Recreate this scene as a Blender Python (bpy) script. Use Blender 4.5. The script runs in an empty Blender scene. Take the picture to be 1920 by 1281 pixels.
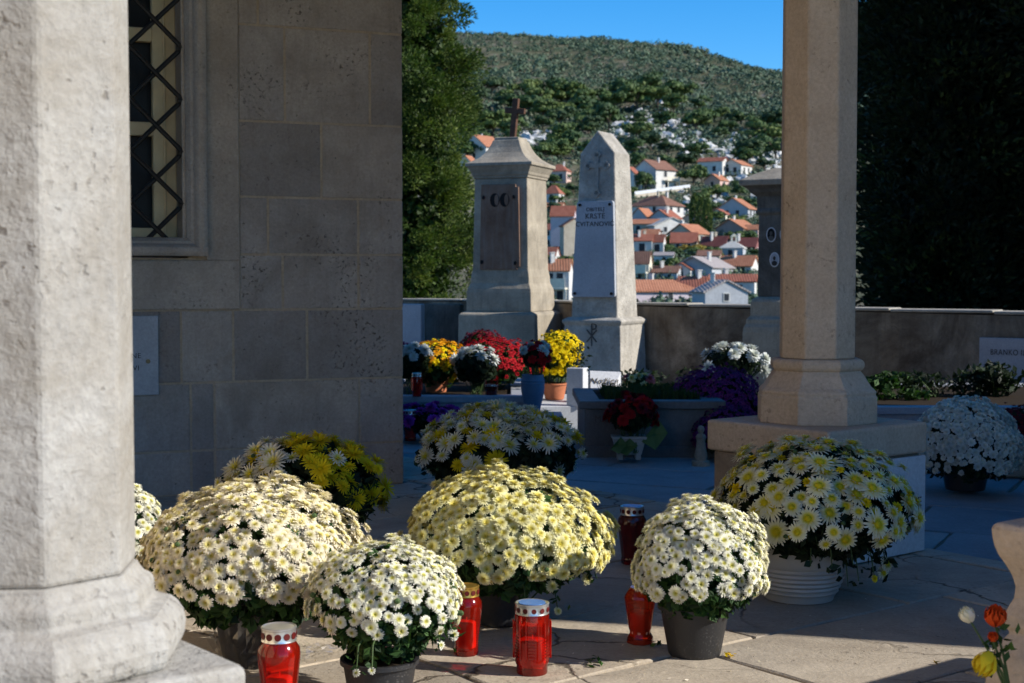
import bpy, math, random
import numpy as np
from mathutils import Vector, Matrix

SC = bpy.context.scene
R = math.radians
rng = np.random.default_rng(7)
random.seed(7)

# ------------------------------------------------------------------ camera
CAMZ, FPX, PITCH = 1.11, 2700.0, math.atan(120.5 / 2700.0)
cam_d = bpy.data.cameras.new('camera')
cam = bpy.data.objects.new('camera', cam_d)
SC.collection.objects.link(cam)
cam.location = (0, 0, CAMZ)
cam.rotation_euler = (math.pi / 2 - PITCH, 0, 0)
cam_d.sensor_width = 36
cam_d.lens = FPX / 1920 * 36
cam_d.clip_start, cam_d.clip_end = 0.05, 6000
cam_d.dof.use_dof = True
cam_d.dof.focus_distance = 4.8
cam_d.dof.aperture_fstop = 7.5
SC.camera = cam

# ------------------------------------------------------------------ sky, sun, exposure
SUN_AZ, SUN_EL = 105.0, 31.0            # azimuth clockwise from +Y
wd = bpy.data.worlds.new("World")
SC.world = wd
wd.use_nodes = True
nt = wd.node_tree
sky = nt.nodes.new('ShaderNodeTexSky')
sky.sky_type = 'NISHITA'
sky.sun_disc = False
sky.sun_elevation = R(SUN_EL)
sky.sun_rotation = R(SUN_AZ)
sky.altitude = 1500
sky.air_density = 1.0
sky.dust_density = 0.0
sky.ozone_density = 5.0
hs = nt.nodes.new('ShaderNodeHueSaturation')
hs.inputs['Saturation'].default_value = 1.32
nt.links.new(sky.outputs[0], hs.inputs['Color'])
nt.links.new(hs.outputs[0], nt.nodes['Background'].inputs[0])
nt.nodes['Background'].inputs[1].default_value = 0.138
S = Vector((math.sin(R(SUN_AZ)) * math.cos(R(SUN_EL)), math.cos(R(SUN_AZ)) * math.cos(R(SUN_EL)), math.sin(R(SUN_EL))))
sl = bpy.data.lights.new('sun', 'SUN')
sl.energy = 4.8
sl.angle = R(0.53)
sl.color = (1.0, 0.945, 0.85)
so = bpy.data.objects.new('sun', sl)
so.rotation_euler = S.to_track_quat('Z', 'Y').to_euler()
SC.collection.objects.link(so)
SC.view_settings.view_transform = 'Standard'
SC.view_settings.look = 'None'
SC.view_settings.exposure = 0.46
SC.view_settings.gamma = 1.0
SC.cycles.max_bounces = 8
SC.cycles.diffuse_bounces = 4
SC.cycles.transparent_max_bounces = 16
SC.cycles.caustics_reflective = False
SC.cycles.caustics_refractive = False

# ------------------------------------------------------------------ pixel -> world helpers (for measuring where things stand)
def ray(px, py):
    v = Vector(((px - 960) / FPX, 1.0, (640.5 - py) / FPX))
    c, s = math.cos(PITCH), math.sin(PITCH)
    return Vector((v.x, v.y * c + v.z * s, -v.y * s + v.z * c))
def P(px, py, d):
    r = ray(px, py); r *= d / r.y
    return Vector((r.x, d, r.z + CAMZ))
def G(px, py, z=0.0):
    r = ray(px, py); r *= (z - CAMZ) / r.z
    return Vector((r.x, r.y, z))
def Zat(py, d): return P(960, py, d).z
def Xat(px, d): return P(px, 520, d).x

# ------------------------------------------------------------------ object helpers
COL = SC.collection
def tag(o, label=None, cat=None, group=None, kind=None):
    if label: o['label'] = label
    if cat: o['category'] = cat
    if group: o['group'] = group
    if kind: o['kind'] = kind
    return o
def thing(name, loc, label, cat, group=None):
    o = bpy.data.objects.new(name, None)
    o.empty_display_size = 0.1
    o.location = loc
    COL.objects.link(o)
    return tag(o, label, cat, group)
def link(name, me, mats, parent=None, loc=None):
    for m in (mats if isinstance(mats, (list, tuple)) else [mats]):
        if m is not None and me.materials.find(m.name) < 0: me.materials.append(m)
    o = bpy.data.objects.new(name, me)
    COL.objects.link(o)
    if parent: o.parent = parent
    if loc is not None: o.location = loc
    return o
def np_mesh(name, V, F, fmat=None, attrs=None, smooth=False):
    """V (n,3), F (m,k) with one face size"""
    me = bpy.data.meshes.new(name)
    V = np.asarray(V, dtype=np.float32); F = np.asarray(F, dtype=np.int32)
    k = F.shape[1]
    me.vertices.add(len(V)); me.vertices.foreach_set('co', V.ravel())
    me.loops.add(F.size); me.loops.foreach_set('vertex_index', F.ravel())
    me.polygons.add(len(F))
    me.polygons.foreach_set('loop_start', np.arange(0, F.size, k, dtype=np.int32))
    me.polygons.foreach_set('loop_total', np.full(len(F), k, dtype=np.int32))
    if fmat is not None: me.polygons.foreach_set('material_index', np.asarray(fmat, dtype=np.int32))
    me.polygons.foreach_set('use_smooth', np.full(len(F), smooth, dtype=bool))
    for nm, arr in (attrs or {}).items():
        a = me.attributes.new(nm, 'FLOAT', 'POINT'); a.data.foreach_set('value', np.asarray(arr, dtype=np.float32))
    me.update(calc_edges=True)
    return me

class MB:
    def __init__(s): s.v = []; s.f = []; s.m = []; s.t = []
    def add(s, vs, fs, mat=0, tone=0.5):
        b = len(s.v)
        s.v += [tuple(v) for v in vs]; s.t += [tone] * len(vs)
        for f in fs: s.f.append([b + i for i in f]); s.m.append(mat)
    def hexa(s, bot, top, mat=0, tone=0.5):
        n = len(bot)
        s.add(list(bot) + list(top), [list(range(n))[::-1], list(range(n, 2 * n))] + [[i, (i + 1) % n, n + (i + 1) % n, n + i] for i in range(n)], mat, tone)
    def box(s, c, sz, rot=0.0, mat=0, tone=0.5):
        c = Vector(c); x, y, z = [k / 2 for k in sz]
        ca, sa = math.cos(rot), math.sin(rot)
        q = [(-x, -y), (x, -y), (x, y), (-x, y)]
        pts = [(c.x + a * ca - b * sa, c.y + a * sa + b * ca) for a, b in q]
        s.hexa([(a, b, c.z - z) for a, b in pts], [(a, b, c.z + z) for a, b in pts], mat, tone)
    def obox(s, o, ax, ay, az, mat=0, tone=0.5):
        """box from corner o spanned by three vectors"""
        o, ax, ay, az = map(Vector, (o, ax, ay, az))
        if ax.cross(ay).dot(az) < 0: ax, ay = ay, ax
        b = [o, o + ax, o + ax + ay, o + ay]
        s.hexa(b, [p + az for p in b], mat, tone)
    def loft(s, rings, mat=0, cap=True, tone=0.5):
        n = len(rings[0]); vs = [p for r in rings for p in r]; fs = []
        for k in range(len(rings) - 1):
            for i in range(n):
                fs.append([k * n + i, k * n + (i + 1) % n, (k + 1) * n + (i + 1) % n, (k + 1) * n + i])
        if cap:
            fs.append(list(range(n))[::-1]); fs.append([(len(rings) - 1) * n + i for i in range(n)])
        s.add(vs, fs, mat, tone)
    def lathe(s, prof, n=24, c=(0, 0, 0), rot=0.0, mat=0, cap=True, cut=None, tone=0.5):
        rings = []
        for r, z in prof:
            ring = []
            for i in range(n):
                a = rot + 2 * math.pi * i / n
                rr = r * (cut(a, z) if cut else 1)
                ring.append((c[0] + rr * math.cos(a), c[1] + rr * math.sin(a), c[2] + z))
            rings.append(ring)
        s.loft(rings, mat, cap, tone)
    def tube(s, pts, rad, n=6, mat=0, tone=0.5):
        pts = [Vector(p) for p in pts]; rings = []
        if not isinstance(rad, (list, tuple)): rad = [rad] * len(pts)
        for i, p in enumerate(pts):
            t = (pts[min(i + 1, len(pts) - 1)] - pts[max(i - 1, 0)]).normalized()
            u = t.cross(Vector((0.3, 0.2, 1)) if abs(t.z) < .9 else Vector((1, 0.2, 0))).normalized(); w = t.cross(u)
            rings.append([p + rad[i] * (u * math.cos(2 * math.pi * k / n) + w * math.sin(2 * math.pi * k / n)) for k in range(n)])
        s.loft(rings, mat, True, tone)
    def build(s, name, mats, parent=None, smooth=False, bevel=0, seg=1, attr=None, angle=35):
        me = bpy.data.meshes.new(name)
        off = parent.matrix_basis.translation if parent else Vector((0, 0, 0))
        g = parent
        while g is not None and g.parent is not None:
            g = g.parent; off = off + g.matrix_basis.translation
        me.from_pydata([(v[0] - off.x, v[1] - off.y, v[2] - off.z) for v in s.v], [], s.f)
        me.polygons.foreach_set('material_index', s.m)
        me.polygons.foreach_set('use_smooth', [bool(smooth)] * len(s.f))
        if attr:
            a = me.attributes.new(attr, 'FLOAT', 'POINT'); a.data.foreach_set('value', s.t)
        me.update()
        if smooth: me.set_sharp_from_angle(angle=R(angle))
        o = link(name, me, mats, parent)
        if bevel:
            b = o.modifiers.new('bevel', 'BEVEL'); b.width = bevel; b.segments = seg; b.limit_method = 'ANGLE'; b.angle_limit = R(30)
        return o

def text(body, size, at, right, up, mat, parent, extrude=0.0015, align='CENTER', name='lettering', stretch=1.0, shear=0.0):
    cu = bpy.data.curves.new(name, 'FONT')
    cu.body = body; cu.size = size; cu.extrude = extrude; cu.align_x = align; cu.align_y = 'CENTER'; cu.shear = shear
    cu.space_character = 1.08
    cu.materials.append(mat)
    o = bpy.data.objects.new(name, cu); COL.objects.link(o); o.parent = parent
    right = Vector(right).normalized(); up = Vector(up).normalized(); n = right.cross(up)
    m = Matrix((right * stretch, up, n)).transposed().to_4x4()
    off = Vector((0, 0, 0)); g = parent
    while g is not None: off += g.matrix_basis.translation; g = g.parent
    m.translation = Vector(at) - off
    o.matrix_basis = m
    return o

# ------------------------------------------------------------------ material helpers
class NG:
    def __init__(s, name):
        s.m = bpy.data.materials.new(name); s.m.use_nodes = True
        s.t = s.m.node_tree; s.b = s.t.nodes['Principled BSDF']; s.out = s.t.nodes['Material Output']
        s.co = None
    def n(s, typ, **kw):
        nd = s.t.nodes.new(typ)
        for k, v in kw.items():
            if k.startswith('i_'):
                nd.inputs[int(k[2:]) if k[2:].isdigit() else k[2:].replace('_', ' ')].default_value = v
            else: setattr(nd, k, v)
        return nd
    def l(s, a, b): s.t.links.new(a, b)
    def coord(s, which='Object'):
        if s.co is None: s.co = s.n('ShaderNodeTexCoord')
        return s.co.outputs[which]
    def noise(s, scale, detail=6, rough=.6, vec=None, dist=0.0):
        nd = s.n('ShaderNodeTexNoise'); nd.inputs['Scale'].default_value = scale
        nd.inputs['Detail'].default_value = detail; nd.inputs['Roughness'].default_value = rough
        nd.inputs['Distortion'].default_value = dist
        s.l(vec if vec is not None else s.coord(), nd.inputs['Vector']); return nd.outputs['Fac']
    def ramp(s, fac, stops, interp='LINEAR'):
        nd = s.n('ShaderNodeValToRGB'); nd.color_ramp.interpolation = interp
        el = nd.color_ramp.elements
        while len(el) > 1: el.remove(el[-1])
        for i, (p, c) in enumerate(stops):
            e = el[0] if i == 0 else el.new(p)
            e.position = p
            e.color = (*c, 1) if isinstance(c, (tuple, list)) else (c, c, c, 1)
        s.l(fac, nd.inputs[0]); return nd.outputs[0]
    def mix(s, a, b, fac, mode='MIX'):
        nd = s.n('ShaderNodeMix', data_type='RGBA', blend_type=mode)
        for v, i in ((fac, 0), (a, 6), (b, 7)):
            if isinstance(v, (int, float)): nd.inputs[i].default_value = v if i == 0 else (v, v, v, 1)
            elif isinstance(v, (tuple, list)): nd.inputs[i].default_value = (*v, 1)
            else: s.l(v, nd.inputs[i])
        return nd.outputs[2]
    def math(s, op, a, b=0.0):
        nd = s.n('ShaderNodeMath', operation=op)
        for v, i in ((a, 0), (b, 1)):
            if isinstance(v, (int, float)): nd.inputs[i].default_value = v
            else: s.l(v, nd.inputs[i])
        return nd.outputs[0]
    def mapping(s, scale=(1, 1, 1), rot=(0, 0, 0), which='Object'):
        nd = s.n('ShaderNodeMapping'); nd.inputs['Scale'].default_value = scale; nd.inputs['Rotation'].default_value = rot
        s.l(s.coord(which), nd.inputs['Vector']); return nd.outputs[0]
    def bump(s, h, strength=.3, dist=.01, prev=None):
        nd = s.n('ShaderNodeBump'); nd.inputs['Strength'].default_value = strength; nd.inputs['Distance'].default_value = dist
        s.l(h, nd.inputs['Height'])
        if prev is not None: s.l(prev, nd.inputs['Normal'])
        return nd.outputs[0]
    def attr(s, name):
        return s.n('ShaderNodeAttribute', attribute_name=name).outputs['Fac']
    def done(s, color=None, rough=.8, normal=None, spec=.3):
        if color is not None:
            if isinstance(color, (tuple, list)): s.b.inputs['Base Color'].default_value = (*color, 1)
            else: s.l(color, s.b.inputs['Base Color'])
        if isinstance(rough, (int, float)): s.b.inputs['Roughness'].default_value = rough
        else: s.l(rough, s.b.inputs['Roughness'])
        s.b.inputs['Specular IOR Level'].default_value = spec
        if normal is not None: s.l(normal, s.b.inputs['Normal'])
        return s.m

def stone(name, c1, c2, scale=3.0, pit=.5, bump=.35, rough=.88, tone=None, dark=None, dark_amt=.0, streak=0.0, grain=70, pitscale=55, dirtscale=1.6, crack=False):
    g = NG(name)
    base = g.ramp(g.noise(scale, 8, .62, dist=.4), [(.3, c1), (.7, c2)])
    fine = g.noise(grain, 4, .7)
    base = g.mix(base, g.ramp(fine, [(.25, .72), (.75, 1.18)]), .75, 'MULTIPLY')
    if tone:
        base = g.mix(base, g.ramp(g.attr(tone), [(0, (.70, .70, .72)), (.5, (1, 1, 1)), (1, (1.2, 1.14, 1.05))]), 1.0, 'MULTIPLY')
    if dark:
        f = g.ramp(g.noise(dirtscale, 9, .7, dist=.8), [(.5 - .12 * dark_amt, 0.0), (.72 - .1 * dark_amt, 1.0)])
        base = g.mix(base, dark, g.math('MULTIPLY', f, min(1, dark_amt)))
    if streak:
        st = g.noise(4, 6, .7, vec=g.mapping((7, 7, .55)))
        base = g.mix(base, dark or (.05, .045, .04), g.math('MULTIPLY', g.ramp(st, [(.5, 0.0), (.75, 1.0)]), streak))
    h = g.math('ADD', g.math('MULTIPLY', fine, .35), g.noise(scale * 5, 6, .65))
    nrm = g.bump(h, bump, .012)
    if crack:
        wob = g.n('ShaderNodeVectorMath', operation='MULTIPLY_ADD'); nn = g.n('ShaderNodeTexNoise'); nn.inputs['Scale'].default_value = 3; nn.inputs['Detail'].default_value = 6
        g.l(g.coord(), nn.inputs['Vector']); g.l(nn.outputs['Color'], wob.inputs[0]); wob.inputs[1].default_value = (.35, .35, .35); g.l(g.coord(), wob.inputs[2])
        vo = g.n('ShaderNodeTexVoronoi', feature='DISTANCE_TO_EDGE'); vo.inputs['Scale'].default_value = 1.15; g.l(wob.outputs[0], vo.inputs['Vector'])
        cf = g.math('MULTIPLY', g.ramp(vo.outputs['Distance'], [(.003, 1.0), (.010, 0.0)]), g.ramp(g.noise(.9, 2, .5), [(.42, 0.0), (.52, 1.0)]))
        base = g.mix(base, (.07, .055, .04), g.math('MULTIPLY', cf, .9)); nrm = g.bump(g.math('SUBTRACT', 1.0, cf), .6, .008, nrm)
        base = g.mix(base, (.16, .13, .10), g.math('MULTIPLY', g.ramp(g.noise(5, 8, .75, vec=g.mapping((1, 5, 1), (0, 0, -.66))), [(.56, 0.0), (.66, .7)]), .6))
    if pit:
        zone = g.ramp(g.noise(scale * 1.1, 3, .5), [(.5, 0.0), (.66, 1.0)])
        pits = g.ramp(g.noise(pitscale, 3, .55), [(.32, 1.0), (.42, 0.0)])
        pf = g.math('MULTIPLY', zone, pits)
        allp = g.ramp(g.noise(pitscale * .7, 2, .5), [(.24, 1.0), (.3, 0.0)])
        pf = g.math('MAXIMUM', pf, g.math('MULTIPLY', allp, .7))
        base = g.mix(base, (.09, .07, .055), g.math('MULTIPLY', pf, pit))
        nrm = g.bump(g.math('SUBTRACT', 1.0, pf), .8 * pit, .008, nrm)
    return g.done(base, rough, nrm, .25)

def plain(name, c, rough=.6, spec=.4, metal=0.0, var=.12, scale=30, bump=0.0, coat=0.0):
    g = NG(name)
    n_ = g.noise(scale, 5, .6)
    col = g.mix(c, g.ramp(n_, [(.25, 1 - var), (.75, 1 + var)]), 1.0, 'MULTIPLY')
    nrm = g.bump(n_, bump, .004) if bump else None
    g.b.inputs['Metallic'].default_value = metal
    g.b.inputs['Coat Weight'].default_value = coat
    return g.done(col, rough, nrm, spec)

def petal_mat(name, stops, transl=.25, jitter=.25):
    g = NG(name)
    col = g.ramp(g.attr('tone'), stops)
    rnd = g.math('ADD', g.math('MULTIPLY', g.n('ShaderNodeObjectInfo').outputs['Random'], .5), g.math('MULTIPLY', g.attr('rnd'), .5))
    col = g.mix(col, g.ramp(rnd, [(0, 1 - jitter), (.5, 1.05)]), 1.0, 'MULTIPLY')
    g.done(col, .75, None, .15)
    tr = g.n('ShaderNodeBsdfTranslucent'); g.l(col, tr.inputs[0])
    mx = g.n('ShaderNodeMixShader'); mx.inputs[0].default_value = transl
    g.l(g.b.outputs[0], mx.inputs[1]); g.l(tr.outputs[0], mx.inputs[2]); g.l(mx.outputs[0], g.out.inputs[0])
    return g.m

def leaf_mat(name, stops, transl=.2, spec=.25, rough=.6, vary=False):
    g = NG(name)
    f = g.attr('rnd')
    col = g.ramp(f, stops)
    if vary: col = g.mix(col, g.ramp(g.n('ShaderNodeObjectInfo').outputs['Random'], [(0, (.62, .66, .75)), (.35, (.95, 1.0, .9)), (.7, (1.15, 1.1, .85)), (1, (1.45, 1.25, .9))]), 1.0, 'MULTIPLY')
    g.done(col, rough, None, spec)
    tr = g.n('ShaderNodeBsdfTranslucent'); g.l(g.mix(col, (1.3, 1.5, .7), 1.0, 'MULTIPLY'), tr.inputs[0])
    mx = g.n('ShaderNodeMixShader'); mx.inputs[0].default_value = transl
    g.l(g.b.outputs[0], mx.inputs[1]); g.l(tr.outputs[0], mx.inputs[2]); g.l(mx.outputs[0], g.out.inputs[0])
    return g.m

def glass_mat(name, tint, body, mixf=.55, rough=.12):
    g = NG(name)
    n_ = g.noise(14, 3, .5)
    col = g.mix(body, g.ramp(n_, [(.3, .75), (.7, 1.15)]), 1.0, 'MULTIPLY')
    g.done(col, rough, None, .6)
    tp = g.n('ShaderNodeBsdfTransparent'); tp.inputs[0].default_value = (*tint, 1)
    tl = g.n('ShaderNodeBsdfTranslucent'); g.l(col, tl.inputs[0])
    m0 = g.n('ShaderNodeMixShader'); m0.inputs[0].default_value = .5
    g.l(g.b.outputs[0], m0.inputs[1]); g.l(tl.outputs[0], m0.inputs[2])
    mx = g.n('ShaderNodeMixShader'); mx.inputs[0].default_value = mixf
    g.l(m0.outputs[0], mx.inputs[1]); g.l(tp.outputs[0], mx.inputs[2])
    gl = g.n('ShaderNodeBsdfGlossy'); gl.inputs['Roughness'].default_value = rough
    fr = g.n('ShaderNodeFresnel'); fr.inputs[0].default_value = 1.5
    m2 = g.n('ShaderNodeMixShader'); g.l(fr.outputs[0], m2.inputs[0])
    g.l(mx.outputs[0], m2.inputs[1]); g.l(gl.outputs[0], m2.inputs[2]); g.l(m2.outputs[0], g.out.inputs[0])
    return g.m

M = {}
M['pale'] = stone('pale limestone', (.335, .32, .295), (.44, .42, .385), 4, .6, .75, dark=(.22, .18, .125), dark_amt=.65)
M['warm'] = stone('bounce tinted limestone', (.46, .36, .265), (.57, .465, .365), 5, .45, .5, dark=(.32, .255, .19), dark_amt=.3)  # warm tint stands for light bounced onto the shaded column
M['ashlar'] = stone('ashlar limestone', (.33, .285, .25), (.46, .405, .36), 3.2, .8, .6, tone='tone', dark=(.17, .135, .105), dark_amt=.5, streak=.25)
M['mortar'] = stone('lime mortar', (.40, .31, .22), (.48, .38, .28), 9, .2, .4)
M['paving'] = stone('paving limestone', (.39, .33, .255), (.56, .485, .385), 2.2, .5, .5, .8, tone='tone', dark=(.20, .165, .13), dark_amt=.5, pitscale=40, crack=True)
M['paving_grey'] = stone('grey paving stone', (.22, .245, .265), (.33, .355, .375), 2.0, .3, .3, .75, tone='tone', dark=(.13, .14, .15), dark_amt=.4)  # grey stone; its bluish cast stands for skylight on the open paving
M['ochre'] = stone('ochre bounce limestone', (.76, .58, .37), (.84, .67, .46), 4, .4, .4, tone='tone', dark=(.38, .28, .18), dark_amt=.3)  # kept bright so the added wall throws back warm light
M['darkmarble'] = stone('weathered dark marble', (.13, .135, .14), (.20, .205, .21), 3, .2, .2, .6, dark=(.06, .06, .06), dark_amt=.6, streak=.3)
M['surround'] = stone('window surround stone', (.34, .29, .245), (.46, .40, .345), 4, .6, .5, tone='tone', dark=(.22, .165, .115), dark_amt=.4)
M['plinth'] = stone('stained plinth stone', (.24, .19, .14), (.34, .275, .21), 4, .6, .6, dark=(.12, .095, .07), dark_amt=.7)
M['joint'] = stone('joint filling', (.20, .16, .12), (.42, .36, .29), 1.8, .2, .4)
M['earth'] = stone('cemetery earth', (.13, .11, .085), (.20, .17, .13), 3, .2, .6)
M['tomb'] = stone('weathered tomb stone', (.29, .25, .195), (.45, .395, .31), 3.5, .35, .5, dark=(.085, .075, .06), dark_amt=.55, streak=.35)
M['obelisk'] = stone('granular obelisk stone', (.33, .305, .265), (.52, .485, .43), 6, .5, .9, dark=(.12, .11, .095), dark_amt=.5, grain=45, pitscale=38)
M['blacktomb'] = stone('blackened tomb stone', (.10, .095, .085), (.20, .185, .16), 4, .4, .5, dark=(.025, .025, .022), dark_amt=.8, streak=.6)
M['plaster'] = stone('stained wall plaster', (.15, .115, .08), (.43, .37, .29), 2.2, .6, 1.0, dark=(.045, .03, .02), dark_amt=.85, streak=.35, dirtscale=1.1)
M['cope'] = stone('wall coping', (.30, .28, .235), (.42, .39, .34), 4, .3, .6, dark=(.12, .10, .08), dark_amt=.5)
M['marble'] = stone('white marble', (.55, .56, .58), (.68, .69, .71), 2.5, 0, .06, .45, dark=(.46, .47, .50), dark_amt=.4)
M['greymarble'] = stone('grey marble', (.34, .36, .40), (.44, .46, .50), 3, 0, .06, .5, dark=(.25, .27, .3), dark_amt=.5)
M['rust'] = stone('rusty plate', (.13, .07, .045), (.24, .15, .105), 5, .25, .3, .8, dark=(.28, .24, .21), dark_amt=.25, streak=.5)
M['rustcross'] = stone('rusted iron', (.07, .035, .022), (.13, .065, .04), 12, .3, .4, .75)
M['ink'] = plain('black lettering', (.02, .02, .02), .6)
M['carve'] = plain('carved lettering', (.09, .085, .08), .8)
M['brass'] = plain('dull brass', (.20, .15, .08), .45, .5, .6)
M['iron'] = plain('black iron bars', (.012, .011, .011), .55, .4, 0, .3, 60, .3)
M['wood'] = plain('cream window paint', (.66, .54, .33), .6, .3, 0, .15, 8)
M['dark'] = plain('dark interior', (.012, .012, .014), .35, .12)
M['blackpot'] = plain('black plastic pot', (.022, .022, .024), .42, .5, 0, .3, 90, .25)
M['terracotta'] = plain('terracotta', (.48, .17, .085), .8, .2, 0, .12, 40, .15)
M['whitepot'] = plain('white glazed planter', (.44, .43, .41), .35, .5, 0, .05, 10)
M['bluevase'] = plain('blue grey vase', (.10, .20, .32), .55, .35, 0, .1, 20)
M['soil'] = plain('soil', (.03, .022, .015), .95, .1, 0, .4, 80, .5)
M['wax'] = plain('candle wax', (.85, .32, .2), .6, .3)
M['redglass'] = glass_mat('red candle glass', (.97, .12, .06), (.88, .035, .012), .72)
M['orangeglass'] = glass_mat('orange red candle glass', (.98, .20, .07), (.9, .09, .02), .7)
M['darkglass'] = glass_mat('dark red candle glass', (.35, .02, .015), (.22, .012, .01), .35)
M['tin'] = plain('silver tin lid', (.75, .75, .74), .28, .5, .85, .05, 30)
M['gold'] = plain('gold tin lid', (.70, .45, .10), .3, .5, .85, .08, 30)
M['bluelid'] = plain('blue lid top', (.10, .25, .60), .4, .5, .3)
M['hole'] = plain('lid hole', (.10, .006, .005), .5)
M['bark'] = stone('bark', (.07, .05, .035), (.13, .10, .075), 8, .2, .8)
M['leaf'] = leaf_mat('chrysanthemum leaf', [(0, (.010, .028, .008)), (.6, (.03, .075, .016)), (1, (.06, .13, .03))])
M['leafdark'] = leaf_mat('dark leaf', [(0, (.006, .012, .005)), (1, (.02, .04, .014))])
M['cypress'] = leaf_mat('cypress spray', [(0, (.014, .030, .007)), (.42, (.068, .112, .022)), (1, (.20, .24, .055))], .2)
M['yew'] = leaf_mat('deep evergreen spray', [(0, (.004, .008, .003)), (.75, (.014, .026, .007)), (1, (.085, .11, .03))], .2)  # bright last stop stands for sunlit flecks, put into the colour
M['grass'] = leaf_mat('grass blade', [(0, (.016, .034, .008)), (1, (.06, .085, .02))], .25)
M['pine'] = leaf_mat('pine foliage', [(0, (.035, .068, .028)), (.6, (.08, .125, .042)), (1, (.15, .18, .06))], .1, vary=True)
M['autumn'] = leaf_mat('autumn foliage', [(0, (.22, .13, .02)), (.6, (.32, .22, .04)), (1, (.16, .18, .04))], .2)
M['brownleaf'] = leaf_mat('bare brown crown', [(0, (.12, .06, .035)), (1, (.2, .12, .08))], .1)
M['wrapgreen'] = plain('green wrapping paper', (.09, .16, .05), .5, .4)
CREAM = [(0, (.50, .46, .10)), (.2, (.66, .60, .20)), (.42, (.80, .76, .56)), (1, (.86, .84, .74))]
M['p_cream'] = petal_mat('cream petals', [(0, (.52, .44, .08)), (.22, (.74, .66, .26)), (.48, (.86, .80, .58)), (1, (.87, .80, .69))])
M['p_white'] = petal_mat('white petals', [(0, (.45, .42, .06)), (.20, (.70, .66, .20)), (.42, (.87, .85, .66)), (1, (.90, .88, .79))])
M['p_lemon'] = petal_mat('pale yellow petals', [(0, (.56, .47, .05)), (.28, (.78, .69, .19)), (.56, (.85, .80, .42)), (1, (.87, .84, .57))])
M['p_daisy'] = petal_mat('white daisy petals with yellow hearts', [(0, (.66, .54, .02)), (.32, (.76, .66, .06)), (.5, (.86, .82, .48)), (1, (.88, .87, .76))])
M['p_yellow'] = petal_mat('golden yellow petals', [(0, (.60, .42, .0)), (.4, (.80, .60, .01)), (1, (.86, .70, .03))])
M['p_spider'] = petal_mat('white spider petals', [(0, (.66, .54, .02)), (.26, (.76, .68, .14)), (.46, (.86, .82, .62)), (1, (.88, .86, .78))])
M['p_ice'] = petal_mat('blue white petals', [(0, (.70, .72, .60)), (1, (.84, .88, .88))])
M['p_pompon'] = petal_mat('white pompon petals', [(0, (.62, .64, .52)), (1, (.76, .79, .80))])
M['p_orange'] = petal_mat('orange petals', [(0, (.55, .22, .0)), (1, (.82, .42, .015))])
M['p_sun'] = petal_mat('bright yellow petals', [(0, (.7, .5, .0)), (1, (.85, .68, .01))])
M['p_red'] = petal_mat('crimson petals', [(0, (.35, .008, .012)), (1, (.48, .015, .025))])
M['p_purple'] = petal_mat('dark purple petals', [(0, (.10, .012, .09)), (1, (.24, .04, .20))])
M['p_magenta'] = petal_mat('magenta petals', [(0, (.40, .03, .34)), (1, (.66, .09, .58))])
M['p_wine'] = petal_mat('wine red petals', [(0, (.10, .006, .012)), (1, (.24, .012, .03))])
M['p_rose'] = petal_mat('pink petals', [(0, (.6, .08, .10)), (1, (.75, .3, .32))])
M['stem'] = plain('green stem', (.05, .09, .025), .6)

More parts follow.
